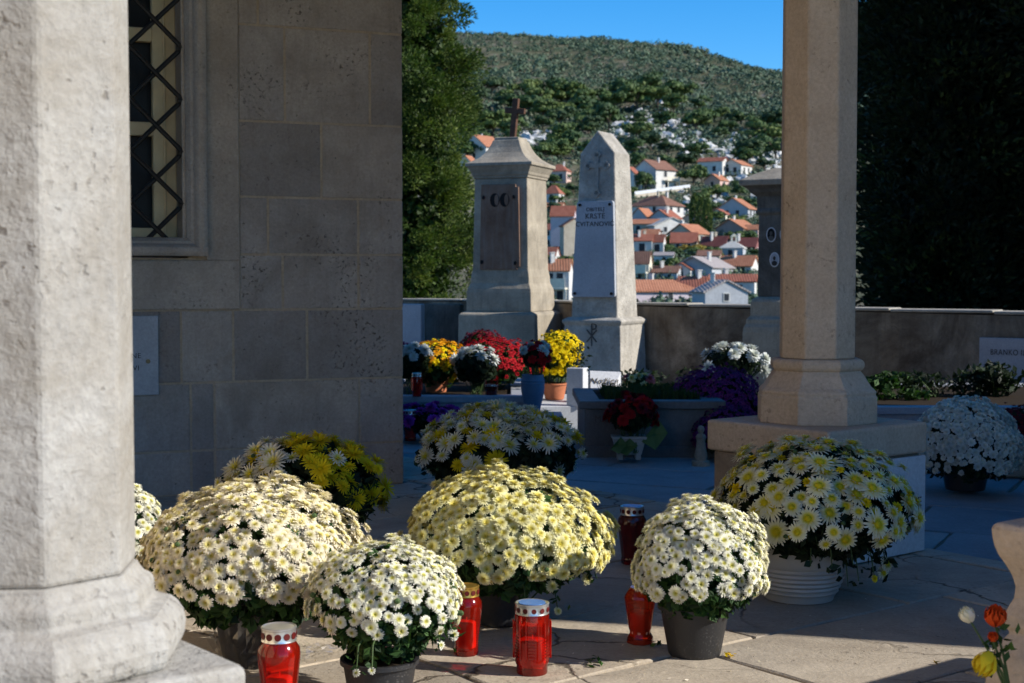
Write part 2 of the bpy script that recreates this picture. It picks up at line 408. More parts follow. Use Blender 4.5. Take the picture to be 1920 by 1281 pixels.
# ================================================================== ground and paving
AU = R(38.0)
U = Vector((math.cos(AU), math.sin(AU), 0)); V = Vector((-math.sin(AU), math.cos(AU), 0))
UEDGE = 4.95
def uv(p): return Vector((p.x * U.x + p.y * U.y, p.x * V.x + p.y * V.y))
import bmesh
def slabs(name, axis_u, axis_v, ur, vr, row_w, len_r, ztop, mat, clip=None, seed=1, fixed=(), gap=(.006, .013)):
    rn = random.Random(seed)
    bm = bmesh.new(); lay = bm.verts.layers.float.new('tone')
    v = vr[0]; rows = []
    while v < vr[1]:
        w = rn.uniform(*row_w)
        for fx in fixed:
            if v + .15 < fx < v + w + .12: w = fx - v
        rows.append((v, v + w)); v += w
    for v0, v1 in rows:
        u = ur[0] - rn.uniform(0, .6)
        while u < ur[1]:
            l = rn.uniform(*len_r); g = rn.uniform(*gap) * .5
            tone = min(1, max(0, rn.gauss(.5, .2))); z = ztop + rn.uniform(-.0025, .0015)
            q = [(u + g, v0 + g), (u + l - g, v0 + g), (u + l - g, v1 - g), (u + g, v1 - g)]
            top = []; bot = []
            tx, ty = rn.uniform(-.003, .003), rn.uniform(-.003, .003)
            pts = []
            n = 4
            for i in range(4):          # worn, slightly wavy edges
                a, b = q[i], q[(i + 1) % 4]
                for k in range(n):
                    f = k / n
                    x = a[0] + (b[0] - a[0]) * f; y = a[1] + (b[1] - a[1]) * f
                    e = .006 if k else .012
                    cx, cy = (q[0][0] + q[2][0]) / 2, (q[0][1] + q[2][1]) / 2
                    d = abs(rn.gauss(0, e)) if k else .004
                    L = math.hypot(cx - x, cy - y); x += (cx - x) / L * d; y += (cy - y) / L * d
                    pts.append((x, y))
            cx = sum(p[0] for p in pts) / len(pts); cy = sum(p[1] for p in pts) / len(pts)
            for ring, inset, dz in ((bot, 0, -.03), (top, .0, -.004), ):
                for x, y in pts:
                    p = axis_u * x + axis_v * y; ring.append((p.x, p.y, z + dz))
            top2 = []
            for x, y in pts:
                L = math.hypot(cx - x, cy - y); p = axis_u * (x + (cx - x) / L * .006) + axis_v * (y + (cy - y) / L * .006)
                top2.append((p.x, p.y, z + tx * (x - cx) + ty * (y - cy)))
            R3 = []
            for ring in (bot, top, top2):
                rv = [bm.verts.new(p) for p in ring]
                for vv in rv: vv[lay] = tone
                R3.append(rv)
            m = len(pts)
            for a, b in ((R3[0], R3[1]), (R3[1], R3[2])):
                for i in range(m): bm.faces.new((a[i], a[(i + 1) % m], b[(i + 1) % m], b[i]))
            bm.faces.new(R3[2])
            u += l
    if clip:
        co, no = clip
        bmesh.ops.bisect_plane(bm, geom=bm.verts[:] + bm.edges[:] + bm.faces[:], plane_co=co, plane_no=no, clear_outer=True)
    me = bpy.data.meshes.new(name); bm.to_mesh(me); bm.free()
    return tag(link(name, me, mat), kind='structure')
pav = slabs('portico_paving', U, V, (-4.5, 6), (-2.2, 7.4), (.36, .62), (.55, 1.25), 0.0, M['paving'], (U * UEDGE, U), 3, fixed=(3.0, 3.58))
A2 = R(-27); U2 = Vector((math.cos(A2), math.sin(A2), 0)); V2 = Vector((-math.sin(A2), math.cos(A2), 0))
pav2 = slabs('cemetery_paving', U2, V2, (-9, 9), (1.5, 14), (.40, .75), (.7, 1.6), -.02, M['paving_grey'], (U * (UEDGE + .01), -U), 5)
b = MB()
for zz, u0, u1, v0, v1 in ((-.010, -5, UEDGE - .015, -3, 7.6),):
    q = [U * u0 + V * v0, U * u1 + V * v0, U * u1 + V * v1, U * u0 + V * v1]
    b.hexa([(p.x, p.y, zz - .12) for p in q], [(p.x, p.y, zz) for p in q])
tag(b.build('portico_paving_bed', M['joint']), kind='structure')
b = MB(); b.add([(-30, -12, -.03), (30, -12, -.03), (30, 16.5, -.03), (12, 17.5, -.03), (-30, 20.5, -.03)], [[0, 1, 2, 3, 4]])
tag(b.build('cemetery_ground', M['earth']), kind='structure')

# ================================================================== stone building on the left (chapel wall with a barred window)
BC = Vector((-.58, 7.73, 0)); WA = R(22)
W = Vector((math.cos(WA), math.sin(WA), 0)); WN = Vector((math.sin(WA), -math.cos(WA), 0))
def wallhit(px, py, out=0.0):
    r = ray(px, py); o = Vector((0, 0, CAMZ)); c = BC + WN * out
    t = (c - o).dot(WN) / r.dot(WN); p = o + r * t
    return (p - BC).dot(W), p.z
def ws(px): return wallhit(px, 500)[0]
def wz(py): return wallhit(600, py)[1]
WTOP = 3.14
rows = [0.0, wz(835), wz(712), wz(580), wz(478), wz(372), wz(232), wz(55), wz(-90), WTOP]
SL = -4.2
sI, sM, sB = ws(350), ws(386), ws(449)
wLeft = sI - 1.05                       # far side of the window, hidden behind the column
joints = [[355, 400, 600], [355, 400, 672], [338, 436, 575], [530, 672], [503, 672], [604], [536, 695], [487], [560]]
chapel = thing('stone_building', BC + W * -2 + Vector((0, 0, 0)), 'shaded ashlar stone building with a barred window, behind the white column', 'building')
def wp(s, z, out=0.0): return BC + W * s + WN * out + Vector((0, 0, z))
rb = random.Random(11)
blk = MB()
def block(mb, s0, s1, z0, z1, org, ax, nrm, tone=None, th=.06, g=.0055):
    o = rb.uniform(-.002, .0025)
    tone = min(1, max(0, rb.gauss(.5, .22))) if tone is None else tone
    p = org + ax * (s0 + g) + Vector((0, 0, z0 + g)) + nrm * (o - th)
    mb.obox(p, ax * (s1 - s0 - 2 * g), Vector((0, 0, z1 - z0 - 2 * g)), nrm * th, 0, tone)
for k in range(9):
    z0, z1 = rows[k], rows[k + 1]
    js = [ws(x) for x in joints[k]]
    if k >= 3:                            # rows beside the window
        js = [sB] + js + [0.0]
        left = [SL, SL + .5 + .2 * (k % 2), wLeft - (sB - sI)]
        for a, c in zip(left[:-1], left[1:]): block(blk, a, c, z0, z1, BC, W, WN)
    else:
        xs = []; a = js[0] - .5 - .1 * k
        while a > SL + .3: xs.append(a); a -= rb.uniform(.5, .8)
        js = [SL] + xs[::-1] + js + [0.0]
    for a, c in zip(js[:-1], js[1:]):
        block(blk, a, c, z0, z1, BC, W, WN)
# end wall facing the cemetery
E1 = Vector((-W.y, W.x, 0))
for k in range(9):
    a = .06
    while a < 3.9:
        c = min(4.0, a + rb.uniform(.5, .9)); block(blk, a, c, rows[k], rows[k + 1], BC, E1, W); a = c
wall_o = blk.build('wall', M['ashlar'], chapel, bevel=.0045, seg=2, attr='tone')
core = MB()
def core_box(s0, s1, z0, z1, dep=(4.0, .0035)):
    core.obox(wp(s0, z0, -dep[0]), W * (s1 - s0), Vector((0, 0, z1 - z0)), WN * (dep[0] - dep[1]))
core_box(SL, wLeft - .01, 0, WTOP); core_box(sI + .01, -.009, 0, WTOP)
zs = wz(482); zb = rows[3]
core_box(wLeft - .01, sI + .01, 0, zs - .01)
core.build('wall_core', M['mortar'], chapel)
# window surround: flat band, moulding, sill
wf = MB(); ZT = 3.0
wf.obox(wp(sM, zs - .02, -.05), W * (sB - sM), Vector((0, 0, ZT - zs)), WN * .062, 0, .55)
wf.obox(wp(wLeft - (sB - sI), zs - .02, -.05), W * (sB - sM), Vector((0, 0, ZT - zs)), WN * .062, 0, .5)
wf.obox(wp(wLeft - (sB - sI), zb + .004, -.05), W * (sB - wLeft + (sB - sI)), Vector((0, 0, zs - .024 - zb)), WN * .060, 0, .6)
# rounded inner moulding (right, left, bottom)
def mould(a, c, d):
    prof = [(0, -.05), (0, .066), (.018, .078), (.036, .074), (.046, .055), (.052, .03), (.064, .02), (.078, -.01), (.082, -.05)]
    L = (c - a)
    vs = []; 
    for t, o in prof:
        for e in (a, c): vs.append(e + d * (t * (sM - sI) / .082) + WN * o)
    n = len(prof); fs = [[2 * i, 2 * i + 1, 2 * i + 3, 2 * i + 2] for i in range(n - 1)]
    wf.add(vs, fs, 0, .6)
mould(wp(sM, zs), wp(sM, ZT), -W); mould(wp(wLeft - (sM - sI), zs), wp(wLeft - (sM - sI), ZT), W)
mould(wp(wLeft - (sM - sI), zs), wp(sM, zs), Vector((0, 0, 1)))
for s_ in (sI, wLeft):                   # deep reveals
    wf.obox(wp(s_ - .012 if s_ == sI else s_ - .03, zs + .03, -.55), W * .04, Vector((0, 0, ZT - zs - .03)), WN * .52, 0, .7)
wf.obox(wp(wLeft, zs + .0, -.40), W * (sI - wLeft), Vector((0, 0, .075)), WN * .38, 0, .6)
win = wf.build('window', M['surround'], chapel, bevel=.004, attr='tone')
sash = MB()
for s0, s1 in ((sI - .13, sI - .012), (wLeft + .012, wLeft + .13), (-.06 + (sI + wLeft) / 2, .06 + (sI + wLeft) / 2)):
    sash.obox(wp(s0, zs + .078, -.27), W * (s1 - s0), Vector((0, 0, ZT - zs)), WN * .06)
    sash.obox(wp((s0 + s1) / 2 - .006, zs + .078, -.21), W * .012, Vector((0, 0, ZT - zs)), WN * .012)
for z_ in (zs + .078, zs + .62, zs + 1.1):
    sash.obox(wp(wLeft + .13, z_, -.26), W * (sI - wLeft - .26), Vector((0, 0, .07)), WN * .05)
sash.build('window_sash', M['wood'], win, bevel=.004)
pn = MB(); pn.obox(wp(wLeft + .02, zs + .08, -.31), W * (sI - wLeft - .04), Vector((0, 0, ZT - zs)), WN * .03)
pn.build('pane', M['dark'], win)
gr = MB()                                # diagonal bar lattice standing just outside the reveal
stp = abs(ws(318) - ws(350)) * 2.0; pz = (wz(100) - wz(195)); gz0 = zs + .03
def clipbar(p, q):
    # clip the segment (s,z) to the opening
    (s0, z0), (s1, z1) = p, q
    t0, t1 = 0, 1
    for d, lo, hi, o in ((s1 - s0, wLeft, sI - .005, s0), (z1 - z0, zs + .03, ZT, z0)):
        if abs(d) < 1e-9: continue
        a, c = (lo - o) / d, (hi - o) / d
        if a > c: a, c = c, a
        t0, t1 = max(t0, a), min(t1, c)
    if t0 < t1: return (s0 + (s1 - s0) * t0, z0 + (z1 - z0) * t0), (s0 + (s1 - s0) * t1, z0 + (z1 - z0) * t1)
zt0 = wz(103)                            # a bar end on the right jamb
stp = .265; pz = abs(wz(103) - wz(198))
for k in range(-14, 16):
    z_ = zt0 + k * pz
    for sg in (1, -1):
        c = clipbar((sI - .005, z_), (sI - .005 - 6 * stp, z_ + sg * 6 * pz * 1.0))
        if c: gr.tube([wp(c[0][0], c[0][1], -.05 + .008 * sg), wp(c[1][0], c[1][1], -.05 + .008 * sg)], .0125, 8)
    if zs + .03 < z_ < ZT: gr.tube([wp(sI - .03, z_, -.05), wp(sI + .01, z_, -.05)], .02, 8)
gr.build('window_bars', M['iron'], win, smooth=True)

# marble plaque on that wall
pl = thing('wall_plaque', wp(ws(270), wz(665), 0), 'white marble plaque with black letters fixed low on the shaded ashlar wall', 'plaque')
s1 = ws(294); z1, z0 = wallhit(294, 592)[1], wallhit(294, 740)[1]
b = MB(); b.obox(wp(s1 - .62, z0, .004), W * .62, Vector((0, 0, z1 - z0)), WN * .022); b.build('slab', M['greymarble'], pl, bevel=.003)
s_, z_ = wallhit(263, 667); text('ANE', .036, wp(s_, z_, .026), W, (0, 0, 1), M['ink'], pl, align='RIGHT')
s_, z_ = wallhit(260, 690); text('VI', .036, wp(s_, z_, .026), W, (0, 0, 1), M['ink'], pl, align='RIGHT')
s_, z_ = wallhit(276, 677); b = MB(); p = wp(s_, z_, .026); b.tube([p, p + WN * .012], .011, 10); b.build('bolt', M['brass'], pl)

# sunlit wing wall, added out of view on the left to throw warm light back
reflector = thing('bounce_wall', (-2.4, 2, 0), 'added unseen cream wall bouncing sunlight toward the columns', 'wall')
b = MB(); rb = random.Random(4)
for k in range(7):
    a = -3.0
    while a < 5.7:
        c = a + rb.uniform(.5, .95); z = k * .43
        b.obox((-2.3 - .3 + rb.uniform(-.003, .003), a, z + .003), (.3, 0, 0), (0, c - a - .006, 0), (0, 0, .424), 0, rb.uniform(.3, .8)); a = c
b.build('wall', M['ochre'], reflector, bevel=.006, attr='tone')
b = MB(); b.box((-2.46, 1.4, 1.5), (.26, 8.6, 2.98)); b.build('wall_core', M['mortar'], reflector)

# ================================================================== octagonal columns
def octring(c, ap, z, rot, n=8):
    r = ap / math.cos(math.pi / n)
    return [(c[0] + r * math.cos(rot + 2 * math.pi * (i + .5) / n), c[1] + r * math.sin(rot + 2 * math.pi * (i + .5) / n), z) for i in range(n)]
def column(name, c, zbase, prof, shaft_ap, facing, mat, label, plinth=None, plinth_facing=0, top=2.86):
    """facing: angle of one face normal from -Y towards +X"""
    t = thing(name, (c[0], c[1], 0), label, 'column')
    rot = R(facing - 90)
    b = MB()
    zb = zbase + prof[-1][1]
    n = 14
    b.loft([octring(c, shaft_ap * (1 - .03 * k / n), zb + (top - zb) * k / n, rot) for k in range(n + 1)])
    b.build('shaft', mat, t, bevel=.007, seg=2)
    b = MB(); b.loft([octring(c, a, zbase + z, rot) for a, z in prof]); b.build('base_moulding', mat, t, bevel=.004, seg=2)
    b = MB()
    b.loft([octring(c, shaft_ap * .97, top, rot), octring(c, shaft_ap * 1.15, top + .03, rot), octring(c, shaft_ap * 1.15, top + .06, rot), octring(c, shaft_ap * 1.5, top + .17, rot), octring(c, shaft_ap * 1.5, top + .24, rot)])
    b.build('capital', mat, t, bevel=.004)
    if plinth:
        h, capz, over = plinth
        b = MB(); b.box((c[0], c[1], capz / 2 - .02), (2 * (h - over), 2 * (h - over), capz + .04), R(plinth_facing)); b.build('plinth', M['plinth'] if mat == M['warm'] else mat, t, bevel=.008, seg=2)
        b = MB(); b.box((c[0], c[1], (capz + zbase) / 2 + .001), (2 * h, 2 * h, zbase - capz - .002), R(plinth_facing)); b.build('plinth_cap', mat, t, bevel=.014, seg=3)
    return t
CR = Vector((1.24, 5.85, 0))
profR = [(.230, 0), (.230, .106), (.2245, .110), (.2245, .117), (.227, .122), (.222, .132), (.208, .145), (.196, .163), (.180, .190), (.170, .203), (.166, .208), (.175, .213), (.1805, .222), (.182, .232), (.1805, .242), (.175, .250), (.166, .255), (.150, .256)]
column('column', CR, .527, profR, .1455, -6, M['warm'], 'warm beige octagonal column on a square plinth behind the white potted daisies', (.314, .40, .022), 39)
CL = Vector((-.735, 2.16, 0))
profL = [(.208, -.012), (.210, 0), (.218, .004), (.223, .016), (.225, .034), (.222, .052), (.214, .066), (.203, .076), (.186, .081), (.180, .084), (.179, .108), (.175, .114), (.165, .120), (.158, .130), (.155, .138)]
column('column', CL, .532, profL, .153, 5, M['pale'], 'pale sunlit octagonal column with a rounded base, nearest to the viewer', (.243, .38, .0), 39)
# marble plaque on the right column's plinth
n2 = Vector((math.sin(R(39)), -math.cos(R(39)), 0)); e2 = Vector((math.cos(R(39)), math.sin(R(39)), 0))
fo = CR + n2 * (.314 - .022)
pl = thing('plinth_plaque', fo, 'white marble plaque covering one side of the beige column plinth', 'plaque')
b = MB(); b.obox(fo - e2 * .17 + n2 * .003 + Vector((0, 0, .004)), e2 * .473, Vector((0, 0, .388)), n2 * .02); b.build('slab', M['marble'], pl, bevel=.003)
text('VNE', .055, fo + e2 * .222 + n2 * .0235 + Vector((0, 0, .205)), e2, (0, 0, 1), M['carve'], pl)
text('L', .05, fo + e2 * .05 + n2 * .0235 + Vector((0, 0, .345)), e2, (0, 0, 1), M['ink'], pl)

# moulded stone parapet at the right edge; unseen column added to shade it
F0 = P(1858, 980, 2.85); F0.z = 0
par = thing('stone_parapet', F0, 'moulded stone parapet end at the right edge, rose stems against it', 'parapet')
b = MB(); rings = []
def zz(y): return Zat(y, 2.85)
for z, o in ((0, .012), (zz(1300), .006), (zz(1281), .006), (zz(1240), .0), (zz(1222), -.004), (zz(1203), -.014), (zz(1185), -.027), (zz(1172), -.02), (zz(1152), -.019), (zz(1138), -.024), (zz(1120), -.032), (zz(1098), -.034), (zz(1078), -.029), (zz(1058), -.02), (zz(1040), -.010), (zz(1022), -.004), (zz(1005), -.001), (zz(990), .0), (zz(983), -.003), (zz(979), -.009)):
    p = F0 + Vector((0, 0, z)); ring = []
    L, T = 1.7, .6
    for i in range(6): ring.append(p - U * o + V * (o - (T + 2 * o) * i / 6))
    for i in range(6): ring.append(p - U * o - V * (T + o) + U * ((L + 2 * o) * i / 6))
    for i in range(6): ring.append(p + U * (L + o) - V * (T + o) + V * ((T + 2 * o) * i / 6))
    for i in range(6): ring.append(p + U * (L + o) + V * o - U * ((L + 2 * o) * i / 6))
    rings.append([(q.x, q.y, q.z) for q in ring])
b.loft(rings); b.build('parapet_block', M['warm'], par, bevel=.006, seg=2)
cp = F0 + U * .25 - V * .30
column('column', cp, zz(979), [(.205, -.004)] + [(a_, z_ - profR[7][1] + .012) for a_, z_ in profR[7:]], .14, 4, M['warm'], 'added unseen octagonal column shading the moulded stone parapet')

# portico roof carried by the columns (above the picture)
rf = thing('portico_roof', U * 1 + V * 4 + Vector((0, 0, 3.1)), 'flat stone portico roof resting on the octagonal columns', 'roof')
b = MB()
q = [U * .5 + V * 1.95, U * 4.85 + V * 1.95, U * 4.85 + V * 6.2, U * 1.6 + V * 7.0, U * .5 + V * 5.2]
b.hexa([(p.x, p.y, 3.105 + .04) for p in q], [(p.x, p.y, 3.4) for p in q]); b.build('roof_slab', M['warm'], rf)

# added mausoleum outside the picture on the right (put in to shade the court)
ms = thing('occluder', (5, 6, 0), 'added unseen mausoleum with a hipped roof right of the court', 'building')
s2 = Vector((S.x, S.y, 0)).normalized(); t2 = Vector((-s2.y, s2.x, 0))
m0 = Vector((3.55, 3.70, 0)); ml = 5.72
b = MB(); b.obox(m0, s2 * 3.4, t2 * ml, Vector((0, 0, 6.2))); b.build('wall', M['ashlar'], ms, bevel=.02)
b = MB(); q = [m0 - s2 * .12 - t2 * 0 , m0 + s2 * 3.5, m0 + s2 * 3.5 + t2 * ml, m0 - s2 * .12 + t2 * ml]
b.hexa([(p.x, p.y, 6.2) for p in q], [(p.x, p.y, 6.45) for p in q])
mid = [m0 + s2 * 1.4 + t2 * 1.4, m0 + s2 * 2.0 + t2 * 1.4, m0 + s2 * 2.0 + t2 * (ml - 1.4), m0 + s2 * 1.4 + t2 * (ml - 1.4)]
b.hexa([(p.x, p.y, 6.455) for p in q], [(p.x, p.y, 7.4) for p in mid]); b.build('roof', M['tomb'], ms)

# ================================================================== boundary wall and tombs
bw = [(Vector((-3.8, 17.2, 0)), .89), (Vector((.42, 15.2, 0)), .875), (Vector((1.0, 14.15, 0)), .868), (Vector((4.4, 12.03, 0)), .82), (Vector((9.5, 8.8, 0)), .80)]
def wall_seg(label, k):
    (a, ha), (c, hc) = bw[k], bw[k + 1]
    t = thing('boundary_wall', a, label, 'wall')
    d = (c - a); L = d.length; d.normalize(); nb = Vector((-d.y, d.x, 0))
    rn = random.Random(20 + k); n = int(L / .16)
    b = MB(); rings = []
    for i in range(n + 1):
        p = a + d * (L * i / n); h = ha + (hc - ha) * i / n
        o = rn.uniform(-.012, .012)
        rings.append([tuple(p + nb * -(.17 + o) + Vector((0, 0, -.1))), tuple(p + nb * .17 + Vector((0, 0, -.1))), tuple(p + nb * .17 + Vector((0, 0, h - .028))), tuple(p - nb * (.17 + o) + Vector((0, 0, h - .031)))])
    b.loft(rings); b.build('wall_face', M['plaster'], t)
    b = MB(); x = 0
    while x < L:
        l = min(rn.uniform(.45, .9), L - x); p = a + d * x - nb * .185; h = ha + (hc - ha) * (x / L)
        b.obox(p + Vector((0, 0, h - .026)), d * (l - .004), nb * .37, Vector((0, 0, .026 + rn.uniform(-.008, .004)))); x += l
    b.build('coping', M['cope'], t, bevel=.012, seg=2)
wall_seg('stained cemetery wall behind the cross topped monument, town beyond', 0)
wall_seg('short return of the cemetery wall in the gap between the two monuments', 1)
wall_seg('dark stained cemetery wall running from the obelisk to the black evergreen trees', 2)
wall_seg('far end of the cemetery wall running out of view past the inscribed tablet', 3)

def sq(c, h, z, ang):
    a = Vector((math.cos(ang), math.sin(ang), 0)); bb = Vector((-a.y, a.x, 0)); c = Vector((c[0], c[1], z))
    return [tuple(c + a * (x * h) + bb * (y * h)) for x, y in ((-1, -1), (1, -1), (1, 1), (-1, 1))]
def disc(mb, c, a, upv, n, rx, ry, th, k=18, mat=0, tone=.5):
    r0 = [c + a * (rx * math.cos(2 * math.pi * i / k)) + upv * (ry * math.sin(2 * math.pi * i / k)) for i in range(k)]
    mb.loft([[tuple(p) for p in r0], [tuple(p + n * th) for p in r0]], mat, True, tone)

# --- left monument with the leaning cross
d1 = 14.5; c1 = Vector((Xat(958, d1), d1, 0)); z1_ = lambda y: Zat(y, d1)
A1 = R(-21); a1 = Vector((math.cos(A1), math.sin(A1), 0)); n1 = Vector((a1.y, -a1.x, 0))
t = thing('tomb_monument', c1, 'grey pillar monument with a flared roof, rusty plate and leaning cross', 'tomb')
b = MB(); b.loft([sq(c1, h, z, A1) for h, z in ((.415, 0), (.405, z1_(600)), (.405, z1_(588)), (.36, z1_(583)))]); b.build('pedestal', M['tomb'], t, bevel=.012, seg=2)
b = MB(); b.loft([sq(c1, h, z, A1) for h, z in ((.345, z1_(583)), (.342, z1_(548)), (.335, z1_(541)), (.312, z1_(531)), (.308, z1_(519)), (.294, z1_(505)), (.278, z1_(338)))]); b.build('pillar', M['tomb'], t, bevel=.008, seg=2)
b = MB(); b.loft([sq(c1, h, z, A1) for h, z in ((.276, z1_(338)), (.290, z1_(337)), (.290, z1_(333)), (.300, z1_(332)), (.305, z1_(327)), (.33, z1_(318)), (.335, z1_(316)), (.352, z1_(315)), (.352, z1_(309)))]); b.build('cornice', M['tomb'], t, bevel=.004)
b = MB(); b.loft([sq(c1, h, z, A1) for h, z in ((.345, z1_(309)), (.30, z1_(305)), (.245, z1_(298)), (.20, z1_(289)), (.168, z1_(279)), (.148, z1_(270)), (.138, z1_(265)), (.128, z1_(264)), (.128, z1_(260)), (.11, z1_(259)))]); b.build('roof_cap', M['tomb'], t, bevel=.003)
pzb, pzt = z1_(506), z1_(349)
fp = lambda u, z, o: c1 + a1 * u + n1 * o + Vector((0, 0, z))
b = MB(); hw0, hw1, nt_ = .213, .197, .029
pts = [(-hw0, pzb), (hw0 - nt_, pzb), (hw0 - nt_, pzb + nt_), (hw0, pzb + nt_), (hw1, pzt - nt_), (hw1 - nt_, pzt - nt_), (hw1 - nt_, pzt), (-hw1, pzt)]
b.loft([[tuple(fp(u, z, .286)) for u, z in pts], [tuple(fp(u, z, .308)) for u, z in pts]]); plate = b.build('plate', M['rust'], t, bevel=.003)
for u in (-.052, .052):
    b = MB(); disc(b, fp(u, z1_(378), .308), a1, Vector((0, 0, 1)), n1, .05, .068, .004); o = b.build('portrait_socket', M['hole' if False else 'dark'], plate)
    b = MB(); disc(b, fp(u + .02, z1_(378), .312), a1, Vector((0, 0, 1)), n1, .022, .055, .001); b.build('socket_edge', M['rust'], plate)
for u, y in ((-.17, 373), (.15, 373), (-.19, 492), (.165, 494)):
    b = MB(); disc(b, fp(u, z1_(y), .308), a1, Vector((0, 0, 1)), n1, .016, .02, .01, 10); b.build('bolt', M['dark'], plate)
b = MB(); lean = math.radians(5.5)
up_ = Vector((0, 0, 1)) * math.cos(lean) + a1 * math.sin(lean); rt = a1 * math.cos(lean) - Vector((0, 0, 1)) * math.sin(lean)
cb = c1 + Vector((0, 0, z1_(260))) + a1 * .02
H = z1_(185) - z1_(260)
b.obox(cb - rt * .03 + n1 * .025, rt * .06, -n1 * .05, up_ * H)
b.obox(cb - rt * .105 + n1 * .022 + up_ * (H * .62), rt * .21, -n1 * .044, up_ * .055)
b.build('cross', M['rustcross'], t, bevel=.004)

# --- obelisk with marble plaque
d2 = 13.6; c2 = Vector((Xat(1134, d2), d2, 0)); z2_ = lambda y: Zat(y, d2)
A2_ = R(-28); a2 = Vector((math.cos(A2_), math.sin(A2_), 0)); n2_ = Vector((a2.y, -a2.x, 0)); b2 = -n2_
t = thing('obelisk', c2, 'rough grey obelisk with gabled top, carved cross and white marble plaque', 'tomb')
zb_, ze_ = z2_(600), z2_(290)
hf = lambda z: .238 + (.176 - .238) * (z - zb_) / (ze_ - zb_)
b = MB(); r0 = sq(c2, hf(zb_), zb_, A2_)
rings = [sq(c2, hf(zb_ + (ze_ - zb_) * k / 6), zb_ + (ze_ - zb_) * k / 6, A2_) for k in range(7)]
b.loft(rings, cap=False)
e = rings[-1]; za = z2_(247)
ra, rc = c2 + n2_ * .172 + Vector((0, 0, za)), c2 - n2_ * .172 + Vector((0, 0, za))
b.add(e + [tuple(ra), tuple(rc)], [[0, 1, 4], [1, 2, 5, 4], [2, 3, 5], [3, 0, 4, 5]])
b.add(rings[0], [[3, 2, 1, 0]])
b.build('shaft', M['obelisk'], t, bevel=.012, seg=2)
b = MB(); b.loft([sq(c2, h, z, A2_) for h, z in ((.34, -.03), (.34, z2_(698)), (.30, z2_(694)), (.288, z2_(615)), (.284, z2_(608)), (.296, z2_(606)), (.305, z2_(602)), (.303, z2_(599)), (.285, z2_(597)), (.255, z2_(594)))]); b.build('pedestal', M['obelisk'], t, bevel=.008, seg=2)
of = lambda u, z, o=0.0: c2 + a2 * u + n2_ * (hf(z) + o) + Vector((0, 0, z))
def onface(poly, o0, o1, mb, tone=.5): mb.loft([[tuple(of(u, z, o0)) for u, z in poly], [tuple(of(u, z, o1)) for u, z in poly]], 0, True, tone)
zp0, zp1 = z2_(556), z2_(380)
hb, ht = hf(zp0) - .012, hf(zp1) - .012; poly = []
for (u, z, sx, sz) in ((-hb, zp0, 1, 1), (hb, zp0, -1, 1), (ht, zp1, -1, -1), (-ht, zp1, 1, -1)):
    r_ = .022; cx, cz = u + sx * r_, z + sz * r_
    a0 = math.atan2(-sz, -sx); 
    seq = [(-45, 45)] 
    for k in (-40, -20, 0, 20, 40): poly.append((cx + r_ * 1.2 * math.cos(a0 + math.radians(k)) , cz + r_ * 1.2 * math.sin(a0 + math.radians(k))))
b = MB(); onface(poly, -.004, .034, b); o = b.build('plaque', M['greymarble'], t, bevel=.004, seg=2)
upf = (of(0, zp1) - of(0, zp0)).normalized()
for s_, y, sz in (('OBITELJ', 395, .05), ('KRSTE', 407.5, .068), ('CVITANOVIĆ', 422, .062)):
    text(s_, sz, of(0.005, z2_(y), .0355), a2, upf, M['ink'], o)
for u, z in ((-ht + .03, zp1 - .03), (ht - .03, zp1 - .03), (-hb + .03, zp0 + .03), (hb - .03, zp0 + .03)):
    b = MB(); disc(b, of(u, z, .034), a2, upf, n2_, .014, .014, .012, 10); b.build('bolt', M['dark'], o)
b = MB(); zc = z2_(313)                 # raised budded cross
def bud(u, z, r): 
    b.loft([[tuple(of(u + r * math.cos(k * math.pi / 6), z + r * math.sin(k * math.pi / 6), o)) for k in range(12)] for o in (-.01, .014)])
onface([(-.022, z2_(362)), (.022, z2_(362)), (.018, z2_(292)), (-.018, z2_(292))], -.01, .012, b)
onface([(-.082, zc - .02), (.082, zc - .02), (.082, zc + .02), (-.082, zc + .02)], -.01, .013, b)
for u, z in ((-.09, zc), (.09, zc), (0, z2_(293)), (0, z2_(364))):
    r_ = .022
    for du, dz in ((0, 0), (r_, 0), (-r_, 0), (0, r_), (0, -r_)): bud(u + du * .9, z + dz * .9, r_ * .95)
b.build('carved_cross', M['obelisk'], t)
b = MB(); zq = z2_(627); oo = .295 - hf(zq)
def strokes(pts, w=.007):
    for (u0, z0), (u1, z1) in zip(pts[:-1], pts[1:]):
        p, q = c2 + a2 * u0 + n2_ * .292 + Vector((0, 0, z0)), c2 + a2 * u1 + n2_ * .292 + Vector((0, 0, z1))
        b.tube([p, q], w, 5)
strokes([(0, zq - .1), (0, zq + .11)]); strokes([(-.05, zq - .06), (.05, zq + .05)]); strokes([(.05, zq - .06), (-.05, zq + .05)])
strokes([(0, zq + .11), (.035, zq + .105), (.045, zq + .085), (.035, zq + .062), (0, zq + .055)])
b.build('chi_rho_sign', M['carve'], t)

